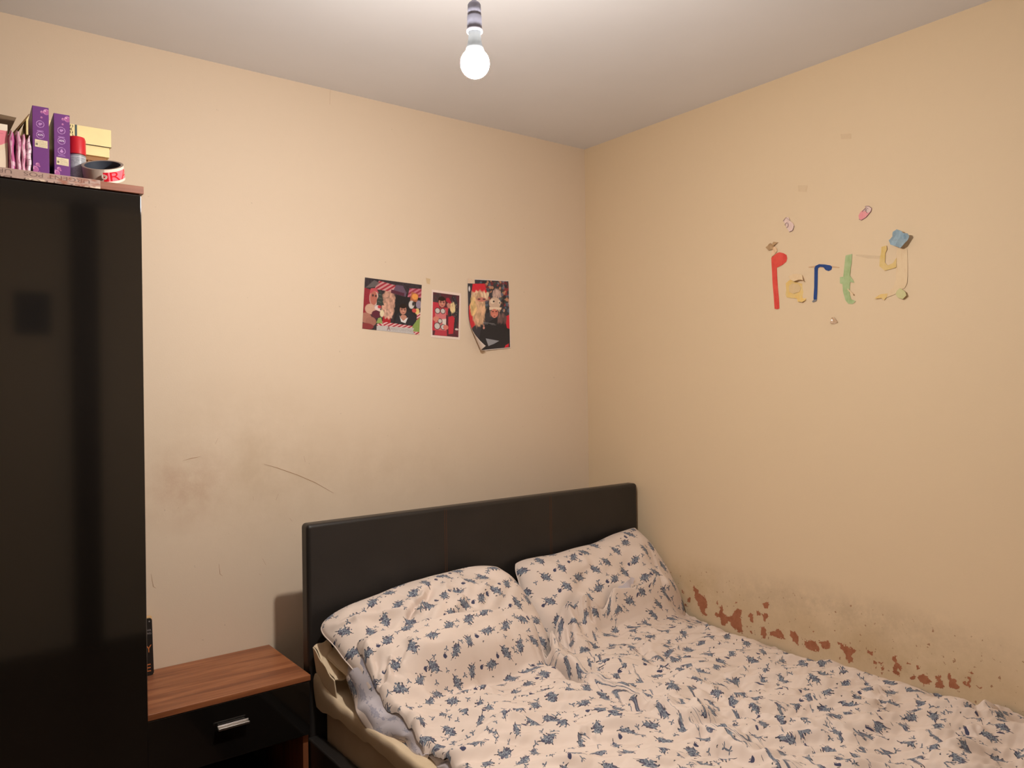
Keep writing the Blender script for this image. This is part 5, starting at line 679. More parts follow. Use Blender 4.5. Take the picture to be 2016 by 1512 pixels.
tag(box('black_box', (.46, -.28, .1165), (.80, -.04, .28), M['black'], None, .004), 'black box inside the open bay of the bedside cabinet', 'box')

# book
bk = thing('book', 'black book with orange title standing on the bedside cabinet beside the wardrobe', 'book', loc=(.505, -.045, NZ))
bk.rotation_euler = (math.radians(-6), 0, 0)
def rrect(x0, x1, z0, z1, r, n=6):
    o = []
    for cx, cz, a0 in ((x1 - r, z1 - r, 0), (x0 + r, z1 - r, 90), (x0 + r, z0 + r, 180), (x1 - r, z0 + r, 270)):
        for k in range(n + 1): a = math.radians(a0 + 90 * k / n); o.append((cx + r * math.cos(a), cz + r * math.sin(a)))
    return o
def prism(name, outl, y0, y1, mat, par):
    bm = bmesh.new(); a = [bm.verts.new((x, y0, z)) for x, z in outl]; b = [bm.verts.new((x, y1, z)) for x, z in outl]; bm.faces.new(a); bm.faces.new(b[::-1]); n = len(a)
    for k in range(n): bm.faces.new((a[k], b[k], b[(k + 1) % n], a[(k + 1) % n]))
    return bm_obj(name, bm, mat, par)
BKH = .163
prism('front_cover', rrect(-.088, .022, 0, BKH, .008), -.0012, 0, plain('black cover', (24, 22, 22), .35, .5), bk)
prism('pages', rrect(-.086, .0222, .002, BKH + .0045, .0015), .0002, .017, plain('page edges', (232, 190, 138), .8, .2), bk)
prism('back_cover', rrect(-.088, .022, 0, BKH, .006), .0172, .0184, plain('black back cover', (24, 22, 22), .4), bk)
def letters(name, s, x1, z, h, mat, par, y, flipx=False, wide=1.):
    me = text_mesh(s); V = np.array([v.co[:] for v in me.vertices]); lo, hi = V.min(0), V.max(0); k = h / (hi[1] - lo[1])
    for v in me.vertices: v.co = (x1 - (hi[0] - v.co.x) * k * wide, y, z + (v.co.y - lo[1]) * k)
    return mesh_obj(name, me, mat, par)
ML = plain('grey lettering', (150, 144, 144), .5); MO = plain('orange foil lettering', (198, 116, 62), .35, .5)
letters('author_lettering', 'THA', .0185, .126, .0055, ML, bk, -.0016); letters('author_lettering', 'ING', .0185, .117, .0055, ML, bk, -.0016)
letters('title_lettering', 'LY', .0185, .066, .0205, MO, bk, -.0016, wide=.9); letters('title_lettering', 'E', .0145, .012, .021, MO, bk, -.0016)
lathe('cover_dot', [(0, 0), (.002, 0), (.002, .0004), (0, .0004)], ML, bk, 16).matrix_local = Matrix.Translation((.0145, -.0013, .1535)) @ Matrix.Rotation(PI / 2, 4, 'X')

# ---------------------------------------------------------------- bed frame, mattress
bd = thing('bed', 'low double bed frame with a padded dark brown leather headboard', 'bed', loc=(1.6, -1.3, 0))
BM = Matrix.Translation((-1.6, 1.3, 0))
def bb(n, lo, hi, m, par=bd, bev=.006, seg=4): return box(n, lo, hi, M[m], par, bev, seg, BM)
hb = bb('headboard', (.893, -.3036, .10), (2.286, -.252, .9965), 'leather', bd, .013, 5)
# soften the headboard: the padding swells a little between the seams
for xx in (1.372, 1.827):
    for dx in (-.0035, .0035):
        bm = bmesh.new(); tube(bm, [BM @ Vector((xx + dx, -.3040, .14 + .85 * k / 30)) for k in range(31)], .00055, 5); bm_obj('seam_stitching', bm, M['thread'], hb)
bb('side_rail', (.885, -2.28, .12), (.925, -.3036, .375), 'leather'); bb('side_rail', (2.255, -2.28, .12), (2.29, -.3036, .375), 'leather')
bb('footboard', (.885, -2.33, .12), (2.29, -2.28, .40), 'leather')
bb('slat_base', (.925, -2.28, .22), (2.255, -.3036, .25), 'darkin', bd, .002)
for x in (.92, 2.22):
    for y in (-2.27, -.34): bb('leg', (x, y, 0), (x + .05, y + .05, .13), 'black', bd, .003)

ma = thing('mattress', 'cream mattress on the bed, its side showing below the quilt', 'mattress', loc=(1.6, -1.3, 0))
o = bb('mattress_core', (.932, -2.27, .25), (2.262, -.310, .497), 'mattress', ma, .035, 6)
for z in (.478, .285):
    bm = bmesh.new(); R_ = .035
    pts = [(.930, y, z) for y in np.linspace(-2.25, -.345, 20)] + [(.945, -.315, z)] + [(x, -.3085, z) for x in np.linspace(.97, 2.23, 12)]
    tube(bm, [BM @ Vector(p) for p in pts], .0035, 8); shade(bm_obj('piping', bm, M['sheet'], ma))

def cloth_obj(name, V, uv, mat, par=None, th=.0, both=False):
    o = mesh_obj(name, grid_mesh(name, V, uv), mat, par, True)
    if th: s = o.modifiers.new('thick', 'SOLIDIFY'); s.thickness = th; s.offset = -1
    return o

# fitted sheet: a thin loose skin over the top of the mattress, gathered at the near corner
U, T = np.meshgrid(np.linspace(0, 1, 260), np.linspace(0, 1, 60), indexing='ij')
y = -.312 - U * 1.95; wav = .006 * np.sin(y * 31) + .004 * np.sin(y * 73 + 1)
cor = np.exp(-((y + .31) / .10) ** 2)
a = np.clip(T * 3 - 0, 0, 1)
x = np.where(T < .33, .920 - .010 * cor + wav * .5 * (1 - T * 3) - .008 * np.sin(PI * a), .92 + (T - .33) / .67 * .6)
z = np.where(T < .33, .462 - wav + (.505 + .045 * cor + .010 - .462 + wav) * np.sin(a * PI / 2), .515 + .045 * cor + .004 * np.sin(y * 40 + x * 20) * (1 - np.clip((T - .33) * 2, 0, 1)))
cloth_obj('sheet', np.stack([x, y, z], -1), np.stack([U * 2, T], -1), M['sheet'], None)
tag(bpy.data.objects['sheet'], 'loose cream fitted sheet over the top of the mattress', 'sheet')

# ---------------------------------------------------------------- pillows and quilt
def pillow(name, P, ridges, mat, label, seed, wr=.004, n=260, m=170, uoff=(0, 0), hem=True):
    top, bot, U, W_ = pillow_shape(P, n, m, ridges, wr, seed)
    root = thing(name, label, 'pillow'); uv = np.stack([U + uoff[0], W_ + uoff[1]], -1)
    cloth_obj('pillowcase_front', top, uv, mat, root); cloth_obj('pillowcase_back', bot[:, ::-1], uv[:, ::-1], mat, root)
    bm = bmesh.new(); e = np.concatenate([top[:, 0], top[-1, 1:], top[-2::-1, -1], top[0, -2:0:-1]])[::4]
    tube(bm, [tuple(p) for p in e] + [tuple(e[0])], .0022, 6); s = bm_obj('seam', bm, mat, root, True)
    return root, top
pillow('pillow', PILLOW_U, [], M['sheet'], 'plain cream pillow under the left floral pillow, its open end showing', 4, .003, 140, 100)
pillow('pillow', PILLOW_L, FOLDS['L'], M['floral'], 'floral pillow at the left of the headboard, half covered by the quilt', 2, .0085, uoff=(3.1, 2.2))
pillow('pillow', PILLOW_R, FOLDS['R'], M['floral'], 'floral pillow propped in the corner against the headboard and the right wall', 9, .0070, uoff=(5.3, 1.4))
# open cuff of the plain pillowcase
U, T = np.meshgrid(np.linspace(0, 1, 40), np.linspace(0, 1, 24), indexing='ij')
xx = .893 + .04 * T + .020 * U + .004 * np.sin(U * 9); yy = -.337 - U * .10; zz = .648 - .075 * U - .012 * T * U + .012 * T + .003 * np.sin(U * 14 + T * 6)
up = bpy.data.objects['pillow']
cloth_obj('open_cuff', np.stack([xx, yy, zz], -1), np.stack([U, T], -1), M['sheet'], up, .003)
xx = .893 + .010 * T + .020 * U; zz2 = zz[:, :1] - .075 * T - .0 * U
cloth_obj('open_cuff', np.stack([xx, yy - .002, zz2 + 0 * U], -1), np.stack([U, T], -1), M['sheet'], up, .003)

qt = thing('quilt', 'rumpled cream quilt with blue bouquets spread over the bed and pillows', 'quilt')
X, Y, s_, t_ = duvet_xy(560, 700); Z = duvet_z(X, Y, FOLDS['D'])
dX = np.diff(X, axis=0); dZ = np.diff(Z, axis=0); uu = np.concatenate([np.zeros((1, X.shape[1])), np.cumsum(np.hypot(dX, dZ), 0)]) 
dY = np.diff(Y, axis=1); dZ = np.diff(Z, axis=1); vv = np.concatenate([np.zeros((X.shape[0], 1)), np.cumsum(np.hypot(dY, dZ), 1)], 1)
uvd = np.stack([.45 * uu + .55 * X, .85 * vv - .15 * (Y + .44) ], -1)
cover = cloth_obj('printed_cover', np.stack([X, Y, Z], -1), uvd, M['floral'], qt)
bm = bmesh.new(); tube(bm, [(X[i, 0], Y[i, 0] + .001, Z[i, 0] + .001) for i in range(0, X.shape[0], 3)], .0022, 6); bm_obj('hem_seam', bm, M['floral'], qt, True)
# reverse side turned out along the left edge
k = np.linspace(0, 1, 200); yin = -.502 - k * 1.5; xin = table(LEFT, yin); zin = duvet_z(xin + .0001, yin, FOLDS['D'])
OUT = [(-.470, .945, .600), (-.510, .930, .572), (-.563, .922, .540), (-.659, .914, .508), (-.703, .930, .503), (-.803, .945, .503), (-.888, .952, .505), (-1.2, .935, .505), (-2.2, .93, .50)]
oy = yin + .02 + .02 * (1 - k); ox = np.interp(-oy, [-a[0] for a in OUT], [a[1] for a in OUT]); oz = np.interp(-oy, [-a[0] for a in OUT], [a[2] for a in OUT])
T = np.linspace(0, 1, 26)[None]; K = k[:, None]
pin = np.stack([xin + .006, yin, zin - .004], -1)[:, None]; pout = np.stack([ox, oy, oz], -1)[:, None]
V = pin * (1 - T[..., None]) + pout * T[..., None]
V[..., 2] += T * (.010 * np.sin(PI * T) * (1 + .6 * np.sin(K * 75)) + .004 * np.sin(K * 110 + T * 5)); V[..., 0] += T * (-.010 * np.sin(PI * T) + .005 * np.sin(K * 83 + T * 4))
cloth_obj('turned_edge', V, np.stack([K + 0 * T, .12 * T + 0 * K], -1) * [1.5, 1] , M['reverse'], qt, .003)
# printed hem lying under the turned edge
V2 = V[:, -8:].copy(); V2[..., 0] += np.linspace(0, -.006, 8); V2[..., 2] -= .006
cloth_obj('underside', V2, np.stack([K + 0 * T, .12 * T + 0 * K], -1)[:, -8:], M['floral'], qt, .002)
# corner folded back by the right pillow, showing the pale reverse
fl = [(1.873, -.551, .652), (1.902, -.548, .668), (1.94, -.542, .686), (2.002, -.538, .708), (2.017, -.541, .699), (1.998, -.551, .671), (2.006, -.558, .648), (1.937, -.563, .650)]
bm = bmesh.new(); f = bm.faces.new([bm.verts.new(v) for v in fl]); f.normal_update(); bmesh.ops.triangulate(bm, faces=[f]); bmesh.ops.subdivide_edges(bm, edges=bm.edges, cuts=4, use_grid_fill=True)
for v in bm.verts: v.co.z += .003 * math.sin(v.co.x * 160) ; v.co.y -= .004 * math.sin(v.co.x * 90)
o = bm_obj('turned_corner', bm, M['reverse'], qt, True)

# ---------------------------------------------------------------- photo prints on the head wall
def print_fn(p00, p10, p01, p11, bend=None):
    P = [np.array(q, float) for q in (p00, p10, p01, p11)]
    def fn(U, V):
        u, v = U[..., None], V[..., None]; b = P[0] * (1 - u) * (1 - v) + P[1] * u * (1 - v) + P[2] * (1 - u) * v + P[3] * u * v
        y = -.0012 + 0 * U; x, z = b[..., 0], b[..., 1]
        if bend: x, y, z = bend(U, V, x, y, z)
        return np.stack([x, y, z], -1)
    return fn
MPH = mat_painted('photo print', .38, .4)
def person_head(c, x, y, r, hair=(40, 28, 26), skin=(196, 138, 118), glasses=True, beard=False, asp=1.):
    ell(c, x, y + r * .35 / asp, r * 1.18, r * 1.25 / asp, hair); ell(c, x, y - r * .05 / asp, r, r * 1.25 / asp, skin)
    ell(c, x - r * .15, y + r * .85 / asp, r * 1.0, r * .5 / asp, hair)
    ell(c, x + r * .15, y - r * .35 / asp, r * .22, r * .3 / asp, (214, 160, 138)); ell(c, x + r * .1, y - r * .72 / asp, r * .32, r * .10 / asp, (150, 70, 72))
    for s in (-.42, .5):
        ell(c, x + s * r, y + r * .1 / asp, r * .16, r * .12 / asp, (60, 36, 34))
        if glasses: ell(c, x + s * r, y + r * .08 / asp, r * .36, r * .30 / asp, (70, 30, 40), 0, .45)
def fuzz(c, x, y, rx, ry, col, n, seed, s=.03):
    r = random.Random(seed)
    for k in range(n):
        a = r.random() * 6.28; q = r.random() ** .5; v = r.uniform(.8, 1.18)
        ell(c, x + rx * q * math.cos(a), y + ry * q * math.sin(a), s * r.uniform(.4, 1), s * r.uniform(.8, 2), tuple(min(255, i * v) for i in col), r.uniform(-.5, .5), .7)

# 1: cut-out photo frame with striped border
c = canvas(240, 190, (58, 50, 56)); grain(c, .5, 3, 6)
poly(c, [(0, .28), (.17, .30), (.2, .75), (0, .8)], (150, 46, 58)); fuzz(c, .42, .55, .10, .28, (198, 152, 132), 160, 4, .03)
poly(c, [(.33, .12), (.48, .12), (.47, .3), (.34, .3)], (170, 34, 46)); fuzz(c, .42, .34, .07, .08, (206, 164, 146), 50, 6, .02)
poly(c, [(.53, .13), (.97, .12), (.97, .78), (.55, .80)], (38, 36, 40)); grain(c, .12, 9, 5)
poly(c, [(.54, .12), (.58, .36), (.66, .44), (.80, .44), (.92, .36), (.95, .12)], (44, 44, 52))
ell(c, .68, .44, .05, .10, (40, 30, 30)); person_head(c, .685, .46, .058, asp=.79)
poly(c, [(.64, .32), (.70, .22), (.76, .32), (.73, .36), (.67, .36)], (196, 140, 120)); poly(c, [(.625, .34), (.66, .22), (.74, .20), (.78, .32), (.75, .30), (.70, .24), (.66, .28)], (226, 222, 224))
stripes(c, [(.17, .80), (.50, .78), (.53, .92), (.24, .97)], (206, 150, 150), (166, 48, 66), .10, -1.2); stripes(c, [(.75, .72), (1, .74), (1, .92), (.78, .90)], (196, 120, 136), (160, 56, 78), .10, -1.2)
poly(c, [(.46, .76), (.72, .72), (.73, .80), (.66, .93), (.54, .93), (.50, .83), (.46, .82)], (104, 84, 104)); poly(c, [(.46, .76), (.69, .73), (.69, .79), (.46, .83)], (88, 44, 62))
poly(c, [(.02, .80), (.16, .97), (.26, .92), (.18, .84), (.12, .82)], (112, 104, 104), .8)
stripes(c, [(.33, .06), (.95, .05), (.95, .16), (.33, .18)], (230, 190, 188), (176, 42, 62), .085, -1.5); stripes(c, [(.24, .02), (.40, .02), (.33, .17), (.24, .12)], (230, 190, 188), (176, 42, 62), .085, 1.2)
stripes(c, [(.93, .14), (1, .14), (1, .45), (.94, .42)], (226, 196, 196), (176, 42, 62), .07, -1.2); stripes(c, [(.86, 0), (1, 0), (1, .09), (.9, .07)], (230, 190, 188), (176, 42, 62), .07, -1.2)
# cut-out characters of no particular story: a doll face, a mitten, a tree, cards
ell(c, .17, .62, .075, .16, (226, 196, 184)); ell(c, .165, .62, .062, .145, (186, 112, 96)); poly(c, [(.09, .68), (.11, .80), (.20, .82), (.25, .72), (.17, .76)], (196, 84, 92)); ell(c, .15, .67, .016, .025, (60, 40, 44)); ell(c, .20, .665, .014, .022, (60, 40, 44))
poly(c, [(.22, .50), (.35, .50), (.32, .58), (.335, .60), (.30, .67), (.31, .68), (.27, .80), (.235, .68), (.245, .67), (.22, .59)], (58, 66, 62)); 
for q in (.56, .63, .70): poly(c, [(.24, q), (.30, q - .01), (.30, q), (.24, q + .01)], (120, 128, 122), .7)
ell(c, .12, .40, .09, .10, (210, 168, 146)); ell(c, .22, .31, .075, .075, (98, 40, 58)); ell(c, .05, .22, .10, .10, (176, 120, 104)); ell(c, .14, .16, .09, .09, (166, 112, 98)); ell(c, .07, .06, .12, .06, (140, 60, 62))
ell(c, .24, .44, .05, .05, (226, 210, 206)); ell(c, .27, .46, .03, .03, (196, 60, 68)); poly(c, [(.20, .40), (.32, .36), (.33, .39), (.21, .43)], (232, 200, 194)); ell(c, .32, .34, .035, .07, (230, 214, 178)); poly(c, [(.23, .14), (.34, .14), (.31, .26), (.26, .24)], (146, 166, 98))
poly(c, [(.80, .66), (.93, .64), (.95, .80), (.82, .84)], (180, 108, 78)); ell(c, .885, .745, .055, .06, (236, 160, 84)); ell(c, .83, .58, .05, .08, (216, 210, 206)); ell(c, .86, .60, .02, .04, (50, 44, 46)); ell(c, .93, .55, .045, .08, (46, 40, 44)); ell(c, .96, .60, .05, .08, (154, 140, 158)); ell(c, .94, .46, .04, .06, (232, 200, 130)); ell(c, .885, .47, .04, .04, (206, 80, 76))
poly(c, [(.84, .06), (1, .06), (1, .36), (.95, .30), (.88, .18)], (140, 162, 88)); poly(c, [(.24, .0), (.92, .0), (.88, .06), (.90, .12), (.34, .10), (.24, .09)], (196, 190, 188))
text_mask(c, 'MERRY CHRISTMAS', .49, .035, .87, .085, (150, 142, 142), .7); text_mask(c, 'A', .42, .02, .48, .11, (120, 44, 52))
grain(c, .16, 5, 2)
ph = painted('photo_print', c, print_fn((1.229, 1.604), (1.459, 1.589), (1.242, 1.785), (1.473, 1.774)), MPH); tag(ph, 'landscape photo print of a person in a candy-striped cut-out frame, leftmost on the wall', 'photo', 'photo prints on the wall above the bed')
# 2: small print with white border
c = canvas(130, 190, (238, 218, 208)); poly(c, [(.055, .055), (.945, .055), (.955, .945), (.045, .95)], (92, 44, 56)); b = c.copy()
fuzz(c, .2, .82, .14, .12, (70, 56, 62), 60, 3, .03); fuzz(c, .75, .55, .18, .36, (48, 50, 58), 160, 5, .035); fuzz(c, .72, .6, .2, .3, (190, 170, 170), 24, 8, .008)
poly(c, [(.05, .15), (.22, .15), (.30, .60), (.22, .74), (.05, .74)], (196, 54, 72)); poly(c, [(.12, .06), (.55, .06), (.52, .30), (.20, .30)], (188, 62, 78)); poly(c, [(.60, .10), (.76, .12), (.80, .46), (.72, .50), (.58, .46)], (198, 50, 66))
poly(c, [(.30, .50), (.55, .50), (.58, .66), (.30, .64)], (190, 62, 74)); person_head(c, .355, .755, .115, asp=1.46, skin=(206, 132, 116))
ell(c, .62, .72, .10, .045, (206, 160, 140)); poly(c, [(.48, .80), (.50, .86), (.58, .87), (.70, .76), (.66, .73), (.54, .77)], (168, 40, 60)); ell(c, .60, .70, .07, .05, (196, 136, 120)); fuzz(c, .72, .66, .07, .07, (236, 206, 156), 40, 5, .035)
poly(c, [(.13, .17), (.50, .17), (.50, .62), (.13, .60)], (214, 120, 124)); poly(c, [(.40, .28), (.51, .28), (.51, .42), (.36, .40)], (230, 216, 208))
for x, y_, r_ in ((.21, .57, .075), (.39, .575, .07), (.30, .36, .06), (.21, .25, .09), (.41, .24, .07)): ell(c, x, y_, r_ + .02, (r_ + .02) / 1.46, (76, 40, 48)); ell(c, x, y_, r_, r_ / 1.46, (206, 200, 196))
ell(c, .16, .40, .10, .05, (216, 136, 118), .3); ell(c, .50, .24, .09, .05, (216, 128, 116)); poly(c, [(.80, .16), (.95, .06), (.95, .22), (.84, .24)], (110, 50, 62)); ell(c, .88, .22, .06, .02, (226, 214, 206))
X, Y = cxy(c); out = (X < .05) | (X > .945) | (Y < .055) | (Y > .945); c[out] = srgb((238, 218, 208)); grain(c, .10, 6, 2)
ph = painted('photo_print', c, print_fn((1.509, 1.581), (1.638, 1.575), (1.516, 1.760), (1.646, 1.753)), MPH); tag(ph, 'small portrait photo print with white border, middle of the three on the wall', 'photo', 'photo prints on the wall above the bed')
# 3: larger print curling off the wall at its lower left, torn upper left corner
c = canvas(190, 270, (60, 58, 66)); r = random.Random(21)
for k in range(150):
    x, y_ = r.uniform(.25, 1), r.uniform(.55, 1); col = r.choice([(158, 60, 62), (120, 48, 56), (196, 140, 110), (92, 104, 124), (60, 76, 74), (206, 176, 150), (40, 38, 46), (130, 124, 134)])
    ell(c, x, y_, r.uniform(.015, .05), r.uniform(.01, .028), col, r.random() * 3, .85)
poly(c, [(.08, .78), (.12, .93), (.40, .94), (.46, .79)], (214, 44, 60)); ell(c, .03, .86, .05, .05, (34, 32, 40)); ell(c, .04, .86, .02, .035, (220, 216, 218))
fuzz(c, .28, .77, .20, .025, (232, 196, 164), 70, 4, .03); poly(c, [(.02, .30), (.20, .38), (.28, .62), (.10, .72), (.02, .62)], (206, 50, 62)); fuzz(c, .24, .58, .14, .20, (214, 172, 138), 260, 5, .035); fuzz(c, .12, .62, .05, .12, (226, 190, 134), 50, 9, .03)
ell(c, .32, .715, .11, .03, (206, 130, 116)); ell(c, .26, .72, .035, .010, (90, 60, 64)); ell(c, .38, .72, .035, .010, (90, 60, 64))
poly(c, [(.42, .05), (.98, .05), (.98, .30), (.88, .42), (.66, .46), (.42, .38), (.36, .20)], (40, 40, 46)); poly(c, [(.20, .02), (1, .02), (1, .2), (.6, .4), (.3, .34)], (42, 42, 48))
poly(c, [(.86, .46), (1, .50), (1, .28), (.92, .30)], (214, 44, 62)); fuzz(c, .80, .44, .10, .05, (110, 84, 84), 60, 11, .025)
fuzz(c, .68, .80, .10, .05, (190, 160, 150), 80, 12, .02); ell(c, .635, .665, .14, .085, (214, 184, 162)); ell(c, .58, .69, .055, .032, (236, 214, 192)); ell(c, .61, .69, .022, .014, (40, 34, 36)); ell(c, .745, .675, .03, .03, (236, 214, 192)); ell(c, .75, .67, .012, .014, (40, 34, 36)); poly(c, [(.50, .57), (.78, .57), (.79, .605), (.50, .61)], (238, 212, 186)); 
ell(c, .62, .52, .092, .062, (214, 130, 112)); ell(c, .62, .485, .05, .03, (222, 142, 124)); ell(c, .585, .545, .022, .008, (70, 44, 46)); ell(c, .665, .545, .022, .008, (70, 44, 46)); ell(c, .62, .478, .026, .006, (150, 60, 62))
for s in (.51, .73): poly(c, [(s, .57), (s + .015, .57), (s + .01, .45)], (190, 150, 130))
poly(c, [(.34, .395), (.62, .365), (.62, .370), (.34, .40)], (176, 176, 180), .8); poly(c, [(.34, .380), (.46, .366), (.46, .371), (.34, .385)], (150, 150, 156), .7); poly(c, [(.52, .36), (.66, .35), (.66, .355), (.52, .365)], (150, 150, 156), .7)
ell(c, .36, .32, .022, .018, (216, 150, 136)); ell(c, .36, .35, .012, .014, (206, 150, 136)); poly(c, [(.40, .17), (.72, .12), (.60, .085), (.46, .06)], (150, 152, 160)); poly(c, [(.84, .01), (.95, .02), (.96, .07), (.88, .05)], (214, 44, 62))
X, Y = cxy(c); blend(c, ((X > .985) | (Y > .99) | (Y < .012)).astype(float), (232, 220, 214)); 
torn = (X < .17) & (Y > .935 - (X > .13) * .0) ; blend(c, torn.astype(float), (226, 200, 176)); grain(c, .12, 16, 2)
def curl(U, V, x, y, z):
    # the lower-left corner has come unstuck and rolls over itself toward the room
    A_, B_ = np.array((1.672, 1.690)), np.array((1.752, 1.532)); d = B_ - A_; n = np.array((d[1], -d[0])) / np.linalg.norm(d)   # points to the loose corner
    s_ = np.clip((x - A_[0]) * n[0] + (z - A_[1]) * n[1], 0, None); Rr = .030
    k = Rr * np.sin(np.clip(s_ / Rr, 0, 2.7)) - s_
    return x + n[0] * k, y - Rr * (1 - np.cos(np.clip(s_ / Rr, 0, 2.7))) - .004 * (1 - U) * np.clip(1 - V, 0, 1) - .002, z + n[1] * k
o3 = painted('photo_print', c, print_fn((1.675, 1.528), (1.880, 1.548), (1.676, 1.812), (1.877, 1.818), curl), MPH); tag(o3, 'portrait photo print curling off the wall at its lower left corner, rightmost of three', 'photo', 'photo prints on the wall above the bed')
s = o3.modifiers.new('thick', 'SOLIDIFY'); s.thickness = .0008; s.offset = 1; s.use_rim = True
wb_ = plain('white paper back', (232, 216, 204), .6, .3, 0, .02); o3.data.materials.append(wb_); s.material_offset = 1; s.material_offset_rim = 1

# ---------------------------------------------------------------- paper cut-outs spelling "party" on the right wall
def mat_paper(name, a, b, rough=.6, streak=(1, 1)):
    t = NT(name); co = t.co(); n = t.noise(t.mapping(co, sc=(1, 260, 30)), 1, 4, .6); m = t.noise(co, 45, 3)
    return t.fin(t.mix(t.ramp(m, [(.35, 0.), (.65, 1.)]), t.ramp(n, [(.3, srgb(a)), (.7, srgb(b))]), srgb(b)), rough, .35)
def paper(name, P, mat, par=None, off=.0015, lift=None, th=.0005):
    bm = bmesh.new(); f = bm.faces.new([bm.verts.new((RX - off, y, z)) for y, z in P]); f.normal_update(); bmesh.ops.triangulate(bm, faces=[f])
    for k in range(2): bmesh.ops.subdivide_edges(bm, edges=[e for e in bm.edges if e.calc_length() > .006], cuts=1)
    bmesh.ops.triangulate(bm, faces=bm.faces)
    ys = [p[0] for p in P]; zs = [p[1] for p in P]; y0, y1, z0, z1 = min(ys), max(ys), min(zs), max(zs)
    if lift:
        for v in bm.verts: v.co.x -= lift((y1 - v.co.y) / (y1 - y0), (v.co.z - z0) / (z1 - z0))   # u grows to the photo's right
    o = bm_obj(name, bm, mat, par, False); s = o.modifiers.new('thick', 'SOLIDIFY'); s.thickness = th; s.offset = 1; return o
red = mat_paper('red felt-tip on paper', (206, 52, 46), (226, 84, 70)); yel = mat_paper('yellow wash', (232, 186, 92), (226, 196, 132)); cre = mat_paper('pale cream paper', (222, 190, 150), (228, 202, 164))
blu = mat_paper('dark blue marker', (24, 58, 116), (30, 66, 130)); grn = mat_paper('green wash', (142, 168, 108), (176, 192, 142)); lgr = mat_paper('pale green wash', (190, 190, 128), (206, 200, 150)); lbl = mat_paper('pale blue wash', (128, 158, 178), (158, 178, 188))
org = mat_paper('orange wash', (232, 176, 120), (228, 194, 156)); brw = mat_paper('brown crayon', (150, 112, 76), (190, 156, 116)); pnk = mat_paper('pink crayon', (228, 138, 146), (232, 160, 160)); lil = mat_paper('lilac paper', (224, 192, 184), (228, 202, 192)); plum = plain('plum pen', (112, 70, 92), .6); grey = mat_paper('grey paper', (104, 108, 118), (130, 130, 132))
tape = NT('clear tape'); tape.b.inputs['Alpha'].default_value = .10; tape_m = tape.fin((.75, .62, .45), .12, .6)
G_ = 'paper letters spelling party on the right wall'
wig = lambda a: (lambda u, v: a * (.5 + .5 * math.sin(u * 7 + v * 5)))
tag(paper('paper_letter', DATA['p'], red, None, .0012, wig(.001)), 'red paper letter P taped to the right wall', 'letter', G_)
la = thing('paper_letter', 'yellow paper letter a with a curled top on the right wall', 'letter', G_)
paper('letter_body', DATA['a'], yel, la, .0012, lambda u, v: .0015 * math.sin(u * 5) + .010 * max(0, .14 - v) / .14 * u)
paper('pale_centre', DATA['a_centre'], mat_paper('washed-out yellow', (222, 192, 148), (216, 186, 140)), la, .0034, lambda u, v: .0015 * math.sin(u * 5))
paper('curled_flap', DATA['a_flap'], cre, la, .002, lambda u, v: .016 * (1 - v) ** 1.2)
lr = thing('paper_letter', 'dark blue paper letter r between the yellow a and the green t', 'letter', G_)
paper('letter_body', DATA['r'], blu, lr, .0012, wig(.001)); paper('torn_foot', DATA['r_foot'], grey, lr, .0022)
paper('tape_strip', DATA['r_tape'], mat_paper('beige tape', (196, 160, 124), (206, 170, 134)), lr, .0006)
lt = thing('paper_letter', 'pale green paper letter t on the right wall', 'letter', G_)
paper('letter_body', DATA['t'], grn, lt, .0012, wig(.0012)); paper('loose_strip', DATA['t_strip'], cre, lt, .003, lambda u, v: .006 * u)
ly = thing('paper_letter', 'pale yellow paper letter y with a green end, last on the right wall', 'letter', G_)
paper('letter_stem', DATA['y_stem'], cre, ly, .0012, wig(.0015)); paper('letter_arm', DATA['y_arm'], mat_paper('yellow paint', (214, 180, 92), (222, 192, 128)), ly, .0022, wig(.002)); paper('letter_tail', DATA['y_tail'], yel, ly, .0024, lambda u, v: .006 * (1 - u)); paper('green_end', DATA['y_end'], lgr, ly, .003, lambda u, v: .009 * u)
fl_ = tag(paper('paper_flower', DATA['blue'], lbl, None, .006, lambda u, v: .016 + .005 * math.sin(u * 9) * math.cos(v * 8)), 'pale blue paper flower standing off the wall above the y', 'flower')
paper('flower_backing', [(y * .35 + .65 * (-1.372), z * .35 + .65 * 1.822) for y, z in DATA['blue']], lbl, fl_, .0008, lambda u, v: .0195, .002)
bf = thing('paper_flower', 'small brown and orange paper flower above the red P', 'flower')
paper('brown_petals', DATA['brown'], brw, bf, .002, wig(.006)); paper('orange_petals', DATA['orange'], org, bf, .0016, wig(.003))
def pen(name, P, r, mat, par, off):
    bm = bmesh.new(); tube(bm, [(RX - off, y, z) for y, z in P], r, 5); return bm_obj(name, bm, mat, par)
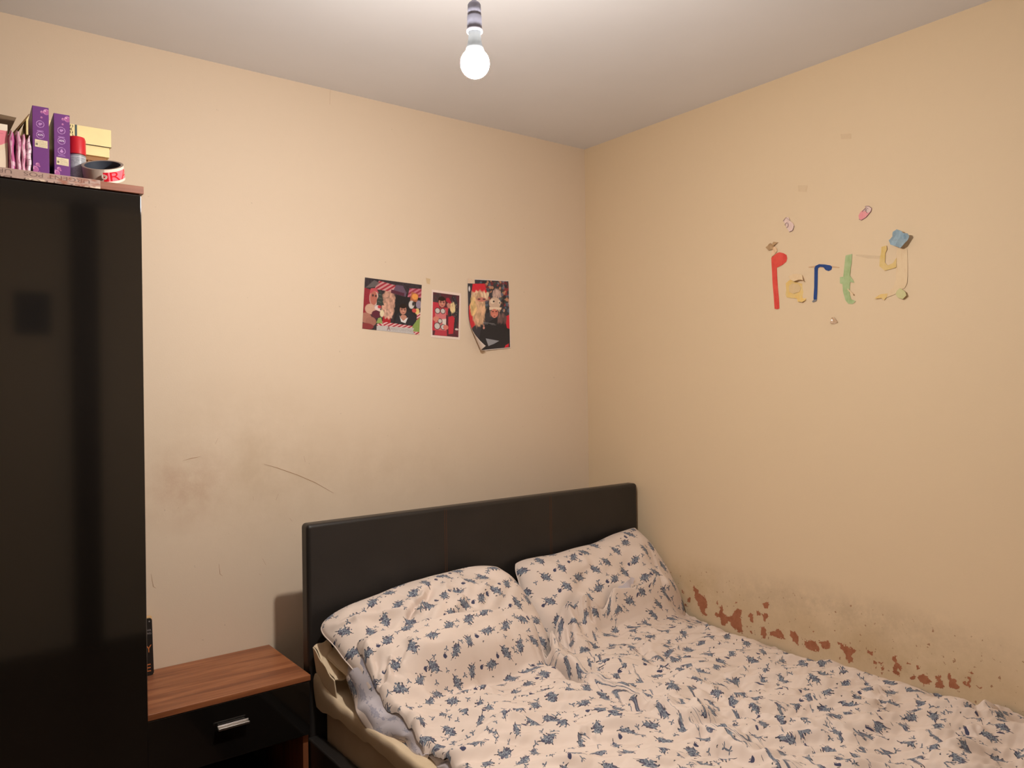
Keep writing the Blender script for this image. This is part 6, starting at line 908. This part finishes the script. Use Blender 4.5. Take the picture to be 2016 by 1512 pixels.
lp = thing('paper_butterfly', 'small lilac paper cut-out with plum outline above the red P', 'cut-out'); paper('paper_shape', DATA['butterfly'], lil, lp, .0015, wig(.002))
bq = DATA['butterfly']; pen('pen_outline', [bq[i] for i in (5, 6, 7)], .0007, plum, lp, .003); pen('pen_outline', [bq[i] for i in (0, 1, 3)] , .0007, plum, lp, .003)
cy_, cz_ = -.985, 1.921; pen('pen_outline', [(cy_ + .006 * math.cos(a), cz_ + .008 * math.sin(a)) for a in np.linspace(0, 5, 12)], .0006, plum, lp, .0035)
sl = thing('paper_slipper', 'pink paper slipper cut-out near the top of the right wall', 'cut-out'); paper('paper_shape', DATA['slipper'], pnk, sl, .0012, wig(.001)); paper('pale_top', DATA['slipper_top'], lil, sl, .0022)
q = DATA['slipper']; pen('pen_outline', [q[i] for i in (3, 4, 5, 6, 7, 8, 9)], .0006, plum, sl, .003); q = DATA['slipper_top']; pen('pen_outline', [q[i] for i in (0, 1, 7, 6)], .0006, plum, sl, .0038); pen('pen_outline', [(q[3][0] + .002, q[3][1] - .008), (q[7][0], q[7][1] + .012), (q[6][0] + .002, q[6][1] + .008)], .0006, plum, sl, .0038)
tag(paper('tape_scrap', DATA['tape_bit'], mat_paper('crumpled tape', (176, 140, 108), (206, 176, 146), .2), None, .0012, wig(.004)), 'crumpled scrap of tape on the right wall below the letters', 'tape')
tag(paper('tape_scrap', DATA['clear_tape'], tape_m, None, .0008, wig(.001)), 'clear tape strip between the green t and the yellow y', 'tape')
tn = mat_paper('old tape mark', (212, 184, 148), (218, 192, 158))
tag(paper('tape_scrap', DATA['tape_b1'], tn, None, .0006), 'old tape mark on the right wall above the lilac cut-out', 'tape'); tag(paper('tape_scrap', DATA['tape_b2'], tn, None, .0006), 'old tape mark high on the right wall above the pink slipper', 'tape')
bm = bmesh.new(); f = bm.faces.new([bm.verts.new((x, -.0008, z)) for x, z in DATA['tape_a1']]); tag(bm_obj('tape_scrap', bm, plain('old tape', (214, 186, 148), .4)), 'old tape mark above the middle photo print', 'tape')
